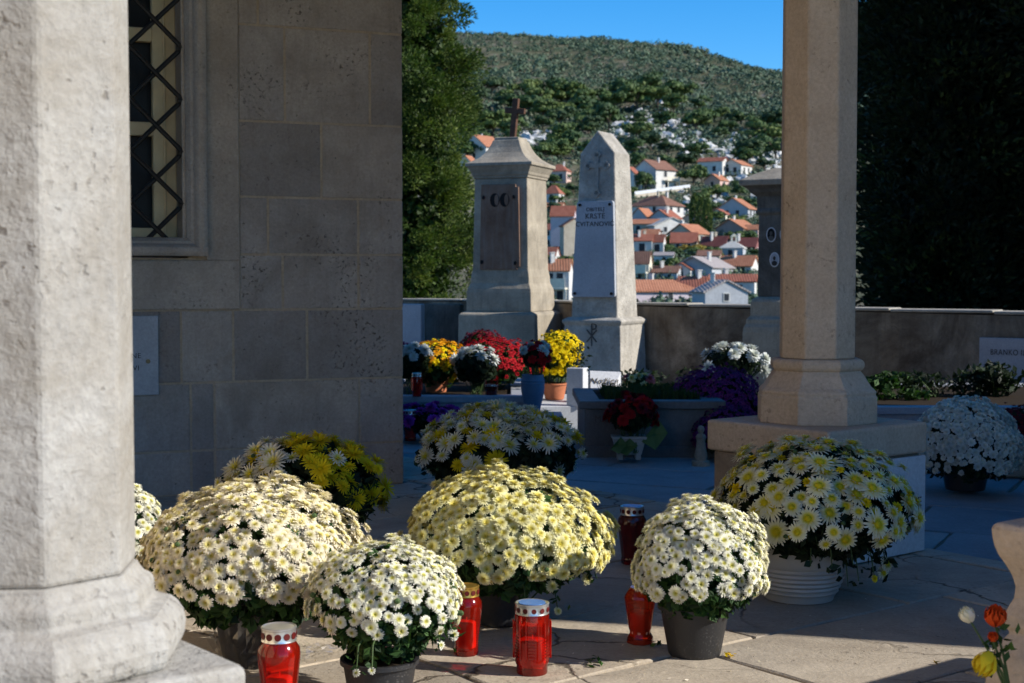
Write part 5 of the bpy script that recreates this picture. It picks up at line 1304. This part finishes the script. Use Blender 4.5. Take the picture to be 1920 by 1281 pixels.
rad *= 1 + .5 * np.clip(np.sin(x_ * .045 + 1) * np.sin(d_ * .02), 0, 1)
xt = r.uniform(-.02, .19, 3000); dt = r.uniform(140, 400, 3000); x_ = np.concatenate([x_, xt * dt]); d_ = np.concatenate([d_, dt]); rad = np.concatenate([rad, r.uniform(.5, 1.3, 3000)])
cent = np.stack([x_, d_, hillz(x_, d_) + rad * .2], 1)
v_, f_, a_ = tuft_cloud(cent, rad, 20, r, 1.0, .48)
M['scrub'] = leaf_mat('hillside scrub', [(0, (.04, .075, .048)), (.5, (.075, .12, .068)), (.8, (.115, .15, .088)), (1, (.19, .175, .12))], .0)
tag(link('hillside_scrub', np_mesh('hillside_scrub', v_, f_, None, {'rnd': a_}), M['scrub']), 'green and grey maquis scrub covering the far hill below the blue sky', 'scrub', None, 'stuff')
# white rock outcrops
def rocks(spots, per, seed):
    r = np.random.default_rng(seed); Vs, Fs = [], []; off = 0
    bm = bmesh.new(); bmesh.ops.create_icosphere(bm, subdivisions=2, radius=1); ico = np.array([tuple(q.co) for q in bm.verts]); icf = np.array([[q.index for q in fc.verts] for fc in bm.faces]); bm.free()
    cube = np.array([[-1, -1, -1], [1, -1, -1], [1, 1, -1], [-1, 1, -1], [-1, -1, 1], [1, -1, 1], [1, 1, 1], [-1, 1, 1.]]); cf = np.array([[0, 1, 5, 4], [1, 2, 6, 5], [2, 3, 7, 6], [3, 0, 4, 7], [4, 5, 6, 7]])
    for (px, py, sx, sy, n) in spots:
        for i in range(int(n * 1.1)):
            p = onhill(px + r.normal() * sx, py + r.normal() * sy); s = p.y / 520 * (.7 + 1.9 * r.random() ** 2.5)
            v = ico * r.uniform(.45, 1.25, (len(ico), 1)) * np.array([s * r.uniform(.8, 1.8), s * .8, s * r.uniform(.5, 1.2)]); a = r.random() * 6.28; ca, sa = math.cos(a), math.sin(a)
            v = v @ np.array([[ca, -sa, 0], [sa, ca, 0], [0, 0, 1]]).T + np.array(p); Vs.append(v); Fs.append(icf + off); off += len(ico)
    return np.concatenate(Vs), np.concatenate(Fs)
M['rock'] = stone('white karst rock', (.50, .49, .47), (.68, .67, .65), .35, 0, .8, dark=(.16, .15, .14), dark_amt=.5, grain=3)
v_, f_ = rocks(((1215, 235, 28, 14, 120), (1270, 255, 26, 10, 60), (1160, 250, 22, 8, 20), (1330, 275, 40, 9, 90), (1400, 290, 30, 10, 60), (1440, 305, 14, 10, 30), (1000, 260, 28, 7, 40), (1070, 225, 20, 6, 14), (1340, 375, 14, 8, 26), (1390, 345, 20, 6, 10), (1288, 395, 5, 16, 26), (1284, 420, 4, 10, 14)), 0, 3)
tag(link('rock_outcrop', np_mesh('rock_outcrop', v_, f_), M['rock']), 'white karst rocks breaking out of the slope above the town', 'rocks', None, 'stuff')
# pines one can tell apart: a few crown shapes copied
def pine_proto(seed, mat):
    r = np.random.default_rng(seed); nl = 13
    lob = np.stack([r.normal(0, .42, nl), r.normal(0, .42, nl), r.uniform(.55, 1.25, nl)], 1); lr = r.uniform(.22, .55, nl)
    v_, f_, a_ = tuft_cloud(lob, lr, 120, r, .72, .42); me = np_mesh('crown', v_ * np.array([1, 1, .95]), f_, None, {'rnd': a_}); me.materials.append(M[mat])
    b = MB(); b.tube([(0, 0, -.3), (.03, 0, .3), (0, .03, .75)], [.07, .055, .03], 6)
    for i in range(5): b.tube([(0, 0, .3 + .05 * i), tuple((lob[i] * np.array([.5, .5, .8]))), tuple(lob[i])], [.035, .025, .012], 5)
    tm = bpy.data.meshes.new('trunk'); tm.from_pydata(b.v, [], b.f); tm.materials.append(M['bark']); return me, tm
PROT = {m: [pine_proto(i + 40 + 10 * j, m) for i in range(4)] for j, m in enumerate(('pine', 'autumn', 'brownleaf'))}
def pine(px, py, w, label, group=None, mat='pine', hs=1.0, name='pine_tree'):
    """px,py: foot of the crown in the picture; w: crown width in pixels"""
    if group == 'pines on the slope above the houses' and ((1165 < px < 1325 and 222 < py < 272) or (1290 < px < 1450 and 268 < py < 312)) and random.random() < .8: return
    p = onhill(px, py); s = w / FPX * p.y / 1.75
    t = thing(name, p, label, 'tree', group); t.scale = (s, s, s * hs); t.rotation_euler = (0, 0, random.uniform(0, 6.28))
    c_, k_ = PROT[mat][random.randrange(4)]; link('crown', c_, M[mat], t); link('trunk', k_, M['bark'], t); return t
rr = random.Random(6)
spots = [(890, 200), (925, 185), (950, 195), (985, 190), (1010, 205), (1040, 185), (1060, 205), (1085, 190), (1105, 205), (1130, 195), (1150, 215), (1175, 195), (1195, 205), (1090, 228), (1125, 232), (1110, 250), (1140, 248), (1050, 232), (1020, 228), (995, 222), (960, 220), (1240, 205), (1262, 215), (1290, 225), (1180, 245), (1230, 262), (1215, 280), (1300, 250), (1325, 235), (1345, 262), (1370, 275), (1395, 268), (1420, 280), (1445, 275), (1330, 285), (1360, 300), (1290, 262), (1255, 290), (1408, 300), (1435, 322), (1455, 300), (1075, 252), (1045, 262), (1190, 270), (905, 245), (930, 262), (870, 225), (1385, 240), (1430, 245), (1350, 225), (1310, 212), (1460, 250), (1150, 178), (1210, 180), (1270, 190)]
for i, (px, py) in enumerate(spots):
    pine(px + rr.uniform(-6, 6), py + rr.uniform(-4, 6), rr.uniform(30, 64), 'dark green pine on the rocky slope between the town and the scrub hill', 'pines on the slope above the houses')
for i in range(56):
    px = rr.choice([rr.uniform(868, 1110), rr.uniform(1180, 1465)]); pine(px, rr.uniform(228, 322), rr.uniform(32, 54), 'dark green pine on the rocky slope between the town and the scrub hill', 'pines on the slope above the houses')
for i in range(70):
    px = rr.choice([rr.uniform(1026, 1085), rr.uniform(1185, 1425), rr.uniform(1185, 1425), rr.uniform(1185, 1425)]); pine(px, rr.uniform(325, 530), rr.uniform(20, 38), 'small green garden tree between the red roofed houses', 'garden trees between the houses', 'pine', rr.uniform(.6, 1.0), 'garden_tree')
pine(908, 250, 34, 'reddish brown bare tree on the slope above the white gabled house', None, 'brownleaf', .9, 'bare_tree')
pine(1048, 268, 30, 'rust coloured bush above the pink house between the monuments', None, 'brownleaf', .6, 'bare_tree')
for px, py, w, lb, mt, hs in (
    (1345, 378, 46, 'round green tree between the twin modern houses and the red roofed house', 'pine', 1.0),
    (1300, 355, 52, 'tall dark pine right of the white house with balconies', 'pine', 1.25),
    (1282, 318, 50, 'bright green pine behind the white house with balconies', 'pine', .8),
    (1211, 360, 36, 'dark bush like tree left of the white house with balconies', 'pine', 1.2),
    (1318, 395, 44, 'dark shaded tree on the bank beside the retaining wall', 'pine', 1.1),
    (1248, 520, 48, 'dark green tree among the lower roofs beside the yellow tree', 'pine', .9),
    (1378, 385, 34, 'green bushes above the orange roofed gable house', 'pine', .7),
    (1330, 372, 26, 'clipped green bush below the pinkish house', 'pine', .7),
    (1054, 375, 34, 'green tree between the white cube house and the obelisk', 'pine', 1.0),
    (1045, 300, 42, 'green pine above the pink house between the monuments', 'pine', .7),
    (1268, 470, 42, 'yellow autumn tree among the red roofs', 'autumn', 1.0),
    (1300, 478, 44, 'yellow green autumn hedge tree in front of the tan house', 'autumn', .6),
    (1290, 452, 30, 'tall yellowing treetop behind the autumn hedge', 'autumn', .8),
    (1425, 345, 30, 'green bush beside the blackened tomb roof', 'pine', .8)):
    pine(px, py, w, lb, None, mt, hs, 'garden_tree')
def townCypress(px, py, h, w, label):
    p = onhill(px, py); s = p.y / FPX; t = thing('cypress_tree', p, label, 'tree', 'slim cypresses in the town')
    r = np.random.default_rng(px); n = 500; q = r.random(n); a = r.random(n) * 6.28; rad_ = w * s * .5 * np.array([max(.05, math.sin(math.pi * min(1, .12 + .9 * k)) ** .7) for k in q])
    pos = np.stack([rad_ * np.cos(a), rad_ * np.sin(a), q * h * s], 1); d = np.stack([np.cos(a) * .4, np.sin(a) * .4, 1 + 0 * a], 1)
    v_, f_, a_ = spray_cards(pos, d, np.full(n, w * s * .42), r, .5); link('crown', np_mesh('crown', v_, f_, None, {'rnd': a_}), M['pine'], t)
    b = MB(); b.tube([(0, 0, -1), (0, 0, h * s * .8)], [.25, .05], 6); o = b.build('trunk', M['bark']); o.parent = t
for px, py, h, w, lb in ((1302, 432, 66, 17, 'leftmost slim dark cypress on the bank below the retaining wall'), (1314, 436, 60, 16, 'middle slim dark cypress on the bank below the retaining wall'), (1326, 440, 62, 17, 'rightmost slim dark cypress on the bank below the retaining wall')): townCypress(px, py, h, w, lb)

# ================================================================== houses of the town
def roofmat(name, c1, c2):
    g = NG(name); w = g.n('ShaderNodeTexWave', wave_type='BANDS', bands_direction='X'); w.inputs['Scale'].default_value = 1.1; w.inputs['Distortion'].default_value = .6
    g.l(g.coord(), w.inputs['Vector']); nn = g.noise(1.4, 7, .7); c = g.ramp(nn, [(.3, c1), (.7, c2)]); c = g.mix(c, g.ramp(w.outputs['Fac'], [(0, .7), (.6, 1.08)]), .8, 'MULTIPLY')
    c = g.mix(c, g.ramp(g.noise(7, 3, .6), [(.3, .8), (.7, 1.15)]), 1, 'MULTIPLY')
    return g.done(c, .9, g.bump(w.outputs['Fac'], .4, .08), .15)
RM = {'orange': roofmat('orange tiles', (.34, .135, .075), (.47, .215, .125)), 'red': roofmat('red tiles', (.26, .085, .055), (.38, .15, .10)), 'brown': roofmat('brown tiles', (.17, .085, .06), (.29, .155, .11)), 'wine': roofmat('wine red tiles', (.13, .045, .04), (.20, .07, .06)), 'grey': roofmat('grey slabs', (.30, .26, .25), (.40, .35, .33)), 'pale': roofmat('pale stone slabs', (.44, .42, .38), (.55, .52, .47))}
WM = {'white': stone('white render', (.54, .53, .50), (.68, .66, .62), .4, 0, .1, dark=(.38, .35, .31), dark_amt=.5, grain=6), 'cream': stone('cream render', (.62, .57, .44), (.72, .67, .54), .4, 0, .1, dark=(.48, .42, .33), dark_amt=.3, grain=6), 'grey': stone('grey render', (.36, .37, .39), (.46, .47, .49), .5, 0, .2, dark=(.27, .27, .28), dark_amt=.4, grain=6), 'pink': stone('pink render', (.55, .36, .30), (.64, .45, .38), .5, 0, .1, dark=(.42, .27, .22), dark_amt=.3, grain=6), 'tan': stone('tan stone wall', (.40, .34, .26), (.52, .46, .36), .8, 0, .3, dark=(.28, .23, .17), dark_amt=.4, grain=6), 'wine': stone('wine render', (.22, .09, .085), (.30, .13, .12), .6, 0, .1, grain=6), 'brown': stone('brown render', (.26, .19, .17), (.33, .25, .22), .6, 0, .1, grain=6), 'blue': stone('turquoise render', (.20, .42, .52), (.30, .52, .60), .5, 0, .1, grain=6), 'lilac': stone('lilac render', (.46, .40, .43), (.54, .47, .50), .5, 0, .1, grain=6)}
M['pane'] = plain('dark window pane', (.025, .028, .034), .5, .2)
M['shutter'] = plain('green shutter', (.10, .22, .12), .7)
M['railing'] = plain('pale railing', (.55, .56, .58), .6)
def house(x0, x1, yr, ye, yb, label, wall='white', roof='red', phi=35, ridge='b', aspect=1.0, wins=2, rows_=1, name='house', hip=False, balcony=None, chim=1, dark=False, shut=False, winside='both', dz=0):
    """x0..x1 picture width of the walls; yr/ye/yb picture rows of ridge, eave and foot; phi turns the front to the left; ridge 'b' = gable to the front"""
    xm, xh = (x0 + x1) / 2, (x1 - x0) / 2 * 1.07; x0, x1 = xm - xh, xm + xh
    pb = onhill((x0 + x1) / 2, yb) if yb < 566 else P((x0 + x1) / 2, yb, depth_of(yb)); d = pb.y + dz; s = d / FPX
    f = R(phi); ca, sa = math.cos(f), math.sin(f); wt = (x1 - x0) * s
    Wd = wt / (ca + aspect * sa); Dp = aspect * Wd
    cx = Xat((x0 + x1) / 2, d); zb = Zat(yb, d); ze = Zat(ye, d); zr = Zat(yr, d)
    c = Vector((cx, d + .5 * (Wd * sa + Dp * ca), zb)); t = thing(name, c, label, 'house')
    a = Vector((ca, -sa, 0)); bb = Vector((sa, ca, 0))
    def q(u, v, z): p = c + a * (u * Wd / 2) + bb * (v * Dp / 2); return Vector((p.x, p.y, z))
    b = MB(); zf = zb - 5
    if hip: b.hexa([q(*k, zf) for k in ((-1, -1), (1, -1), (1, 1), (-1, 1))], [q(*k, ze) for k in ((-1, -1), (1, -1), (1, 1), (-1, 1))])
    elif ridge == 'b':
        pr = [(-1, zf), (1, zf), (1, ze), (0, zr - .05), (-1, ze)]; b.loft([[tuple(q(u, v, z)) for u, z in pr] for v in (-1, 1)])
    else:
        pr = [(-1, zf), (1, zf), (1, ze), (0, zr - .05), (-1, ze)]; b.loft([[tuple(q(v, u, z)) for u, z in pr] for v in (1, -1)])
    wo = b.build('wall', WM[wall], t)
    b = MB(); o = .045; th = .16; ov = 1.09
    def slab(p4):
        n_ = (p4[1] - p4[0]).cross(p4[3] - p4[0]).normalized()
        if n_.z < 0: n_ = -n_
        b.hexa([p + n_ * .01 for p in p4], [p + n_ * th for p in p4])
    dzv = (zr - ze) * .09
    if hip:
        rg = max(0, 1 - Wd / Dp) if Dp > Wd else 0; ru = max(0, 1 - Dp / Wd) if Wd > Dp else 0
        lo = [q(*k, ze - dzv) for k in ((-ov, -ov), (ov, -ov), (ov, ov), (-ov, ov))]; hi = [q(ru * sx + .02 * sx, rg * sy + .02 * sy, zr) for sx, sy in ((-1, -1), (1, -1), (1, 1), (-1, 1))]
        b.hexa([p - Vector((0, 0, .0)) for p in lo], [p + Vector((0, 0, .12)) for p in lo]); b.hexa([p + Vector((0, 0, .125)) for p in lo], hi)
    elif ridge == 'b':
        for sg in (-1, 1): slab([q(0, -ov, zr), q(0, ov, zr), q(sg * ov, ov, ze - dzv), q(sg * ov, -ov, ze - dzv)])
    else:
        for sg in (-1, 1): slab([q(-ov, 0, zr), q(ov, 0, zr), q(ov, sg * ov, ze - dzv), q(-ov, sg * ov, ze - dzv)])
    ro = b.build('roof', RM[roof], t)
    rn = random.Random(int(x0 * 7 + yb))
    for k in range(chim):
        p = q(rn.uniform(-.4, .5), rn.uniform(-.5, .5), 0); hz = (zr - ze) if not hip else (zr - ze) * .8
        b = MB(); b.box((p.x, p.y, zr - hz * .25 + .3), (.42, .42, hz * .5 + .9), f); b.box((p.x, p.y, zr + .76), (.55, .55, .1), f); b.build('chimney', WM['tan' if k % 2 else 'white'], ro)
    hgt = ze - zb
    def window(side, u, z, w, h):
        if side == 'f': o_ = q(u, -1, z); ax, nn = a, -bb
        else: o_ = q(1, u, z); ax, nn = bb, a
        b = MB(); b.obox(o_ - ax * (w / 2 + .1) + nn * .01, ax * (w + .2), nn * .05, Vector((0, 0, h + .2))); fr = b.build('window', M['shutter'] if shut else WM['white'], t)
        b = MB(); b.obox(o_ - ax * w / 2 + nn * .062 + Vector((0, 0, .1)), ax * w, nn * .02, Vector((0, 0, h))); b.build('pane', M['pane'], fr)
    wh = min(1.5, hgt / rows_ * .5)
    for rw in range(rows_):
        zz_ = zb + hgt * (rw + .32) / rows_
        for k in range(wins):
            u = -.75 + 1.5 * (k + .5) / wins
            if winside in ('both', 'f'): window('f', u + rn.uniform(-.06, .06), zz_, wh * .72, wh)
            if winside in ('both', 's') and aspect * sa > .25: window('s', u + rn.uniform(-.06, .06), zz_, wh * .72, wh)
    if balcony:
        sd = balcony; zz_ = zb + hgt * .48; b = MB(); nn, ax, L = (a, bb, Dp) if sd == 's' else (-bb, a, Wd)
        o_ = q(1, -.2, zz_) if sd == 's' else q(-.3, -1, zz_)
        b.obox(o_, ax * L * .6, nn * 1.4, Vector((0, 0, .18))); b.obox(o_ + nn * 1.34 + Vector((0, 0, .19)), ax * L * .6, nn * .06, Vector((0, 0, .95)))
        for k in (0.02, .58): b.obox(o_ + nn * 1.2 + ax * L * k + Vector((0, 0, -hgt * .48)), ax * .2, nn * .2, Vector((0, 0, hgt * .475)))
        b.build('balcony', WM['cream'], t)
    return t
H = house
H(868, 941, 251, 274, 306, 'white gabled house with an orange red roof left of the leaning cross', 'white', 'orange', 38, 'b', .9, 1, 1)
H(862, 892, 291, 302, 318, 'small cream house partly behind the sunlit cypress', 'cream', 'orange', 30, 'b', 1, 1, 1, chim=0)
H(1029, 1070, 307, 320, 344, 'pink and white house with arched windows between the two monuments', 'pink', 'red', 20, 'a', .8, 2, 1, hip=True)
H(1020, 1057, 346, 362, 381, 'small white cube house with a red hipped roof beside the obelisk', 'white', 'red', 25, 'a', .8, 1, 1, hip=True, chim=0)
H(1024, 1060, 380, 389, 402, 'low house with stepped orange roofs below the white cube house', 'tan', 'orange', 20, 'a', .8, 1, 1)
H(1034, 1080, 386, 405, 474, 'large grey house with a wide red roof touching the obelisk', 'lilac', 'red', 12, 'a', .7, 0, 1, chim=0)
H(1058, 1092, 410, 424, 487, 'tan blank walled house half behind the obelisk', 'tan', 'brown', -12, 'b', .7, 0, 1, chim=0)
H(1018, 1046, 420, 431, 465, 'turquoise house with a small red roof between the monuments', 'blue', 'red', 25, 'a', .9, 1, 2, chim=0)
H(1016, 1049, 464, 480, 492, 'low white house with a red roof under the turquoise house', 'white', 'red', 20, 'a', .9, 1, 1, chim=0)
H(1016, 1074, 487, 508, 575, 'tall white house with an orange roof and chimney at the foot of the obelisk', 'white', 'orange', 14, 'a', .7, 2, 2, balcony='f')
H(1166, 1199, 312, 325, 360, 'white house with pillared balconies cut by the obelisk edge', 'white', 'red', 30, 'b', .9, 1, 2, balcony='s', chim=0)
H(1192, 1268, 298, 317, 358, 'two storey white house with a brown roof and balconies on its sunny side', 'white', 'brown', 48, 'b', .95, 1, 2, balcony='s')
H(1312, 1366, 294, 302, 330, 'white modern house with a pale red roof and broad balcony openings', 'white', 'red', 30, 'a', .6, 2, 1, chim=0)
H(1356, 1414, 298, 309, 330, 'twin white house with an orange roof at the top right of the town', 'white', 'orange', 32, 'b', 1.3, 2, 1)
H(1323, 1368, 326, 338, 354, 'small pinkish house with an orange roof below the modern white house', 'pink', 'orange', 35, 'b', 1.1, 1, 1)
H(1350, 1422, 371, 391, 410, 'grey gabled house with a bright orange roof left of the blackened tomb', 'grey', 'orange', 28, 'b', .8, 2, 1)
H(1408, 1426, 362, 368, 378, 'small white house just above the bright orange roof', 'white', 'pale', 20, 'a', .8, 1, 1, chim=0)
H(1188, 1283, 364, 384, 424, 'long house with a wide brown orange hipped roof beside the rock face', 'white', 'brown', 42, 'a', .7, 2, 2, hip=True, chim=2)
H(1184, 1231, 390, 408, 428, 'dark walled house with a glowing orange roof against the obelisk', 'grey', 'orange', 34, 'b', 1.0, 0, 1, chim=0)
H(1220, 1279, 393, 409, 430, 'grey house with a brownish red roof in front of the long house', 'grey', 'red', 36, 'b', 1.0, 1, 1)
H(1184, 1242, 411, 420, 442, 'low house with a rusty orange roof beside the pale gable house', 'tan', 'orange', 15, 'a', .8, 2, 1, chim=0)
H(1226, 1272, 409, 424, 442, 'white and pale cyan gable house in the middle of the town', 'white', 'pale', -20, 'b', .8, 2, 1, chim=0)
H(1258, 1334, 420, 438, 464, 'tan house with a salmon roof above the autumn trees', 'tan', 'orange', 38, 'b', 1.1, 1, 1)
H(1260, 1311, 436, 455, 474, 'low cottage with a faded red roof behind the yellow tree', 'tan', 'red', 12, 'a', .8, 2, 1, chim=0)
H(1349, 1424, 411, 428, 446, 'brown gabled house with a tan orange roof below the grey gable', 'brown', 'orange', 36, 'b', 1.0, 1, 1, winside='s')
H(1186, 1228, 440, 452, 482, 'white flat house with a red roof and a wide garage opening', 'white', 'red', 14, 'a', .8, 1, 1, chim=2)
H(1222, 1249, 440, 454, 482, 'white narrow house with outside stairs and red roof', 'white', 'red', 20, 'a', .8, 1, 1, chim=0)
H(1228, 1266, 474, 480, 498, 'low white annex with a flat grey roof above the dark tree', 'white', 'grey', 10, 'a', .8, 1, 1, chim=0)
H(1318, 1372, 443, 462, 477, 'dark wine red roofed house left of the little bell gable', 'brown', 'wine', 25, 'a', .8, 0, 1, chim=2)
H(1372, 1428, 446, 463, 478, 'wine red house behind the little bell gable', 'wine', 'wine', 22, 'a', .8, 1, 1)
H(1352, 1402, 452, 465, 490, 'small grey chapel house with a pale roof and bell gable', 'grey', 'pale', 18, 'a', .8, 1, 1, hip=True, chim=0)
H(1184, 1224, 472, 494, 530, 'cream house with a brown roof and glazed veranda next to the obelisk', 'cream', 'brown', 18, 'a', .8, 1, 2, balcony='f', chim=0)
H(1270, 1392, 482, 502, 530, 'long dark gabled house with a broad grey roof', 'grey', 'grey', 24, 'b', 2.0, 1, 1)
H(1354, 1428, 480, 499, 520, 'white house with green shutters and an orange roof', 'white', 'orange', 26, 'a', .8, 3, 1, shut=True, winside='f')
H(1190, 1272, 527, 546, 572, 'lilac walled house with an orange roof, skylight and small white gable', 'lilac', 'orange', -24, 'a', .8, 1, 1)
H(1336, 1424, 516, 529, 566, 'pale blue grey house with a long red roof by the blackened tomb', 'white', 'red', 14, 'a', .6, 2, 1, winside='f')
H(1272, 1336, 520, 540, 572, 'house with a dark red porch roof beside the grey block gable', 'tan', 'red', 20, 'a', .9, 1, 1)
H(1322, 1384, 527, 548, 574, 'unrendered grey block gable house just above the cemetery wall', 'grey', 'grey', -14, 'b', .8, 1, 1, dz=-14)
H(1284, 1330, 398, 408, 424, 'small tan house half hidden by the slim cypresses', 'tan', 'red', 28, 'b', .9, 1, 1, chim=0)
H(1398, 1428, 422, 431, 446, 'narrow salmon house pressed against the blackened tomb', 'pink', 'orange', 20, 'a', .9, 1, 1, chim=0)
H(1210, 1250, 455, 466, 480, 'low white house with a rust red roof under the cyan gable house', 'white', 'red', 24, 'b', .9, 1, 1, chim=1)
H(1226, 1282, 500, 512, 532, 'plain grey house with a brown roof between the dark tree and the lilac house', 'grey', 'brown', 22, 'a', .8, 2, 1, chim=1)
H(1310, 1356, 470, 480, 494, 'low brown roofed annex in front of the autumn hedge', 'tan', 'brown', 15, 'a', .8, 2, 1, chim=0)
H(1262, 1310, 494, 506, 530, 'white house with a red roof left of the broad grey roof', 'white', 'red', 30, 'b', .9, 1, 1, chim=1)
H(1330, 1372, 392, 402, 416, 'small cream house below the round green tree', 'cream', 'red', 26, 'b', .9, 1, 1, chim=0)
H(1204, 1240, 430, 440, 456, 'tiny white house with an orange roof behind the garage house', 'white', 'orange', 18, 'a', .8, 1, 1, chim=0)
H(1034, 1066, 402, 412, 428, 'small cream house with a red roof above the turquoise house', 'cream', 'red', 22, 'b', .9, 1, 1, chim=0)
# bell gable on the little chapel house and the retaining wall below the balconied house
p = P(1376, 452, depth_of(490) + 4)
chp = [o for o in bpy.data.objects if o.name.startswith('house') and 'bell gable' in o.get('label', '') and 'chapel' in o['label']][0]
b = MB(); s_ = p.y / FPX
for sx in (-1, 1): b.box((p.x + sx * 4 * s_, p.y, p.z + 1 * s_), (3 * s_, .6, 14 * s_))
b.loft([[(p.x + u * s_, p.y + v, p.z + z * s_) for u, z in ((-7, 8), (7, 8), (0, 14))] for v in (-.35, .35)]); b.build('bell_gable', WM['cream'], chp)
t = thing('retaining_wall', onhill(1250, 366), 'pale retaining wall with railing below the white house with balconies', 'wall')
b = MB(); pl_, pr_ = onhill(1190, 372), onhill(1294, 358)
b.obox(pl_ + Vector((0, 0, -3)), (pr_ - pl_), Vector((0, 1.2, 0)), Vector((0, 0, 3.9))); b.build('wall', WM['tan'], t)
b = MB(); b.obox(pl_ + Vector((0, .1, .92)), (pr_ - pl_), Vector((0, .15, 0)), Vector((0, 0, .8))); b.build('railing', M['railing'], t)

# lettering becomes plain mesh
bpy.context.view_layer.update()
dg = bpy.context.evaluated_depsgraph_get()
for o in [q for q in bpy.data.objects if q.type == 'FONT']:
    me = bpy.data.meshes.new_from_object(o.evaluated_get(dg)); me.name = 'lettering'
    n = bpy.data.objects.new('lettering', me); COL.objects.link(n); n.parent = o.parent; n.matrix_basis = o.matrix_basis.copy()
    if not me.materials: me.materials.append(o.data.materials[0])
    bpy.data.objects.remove(o)
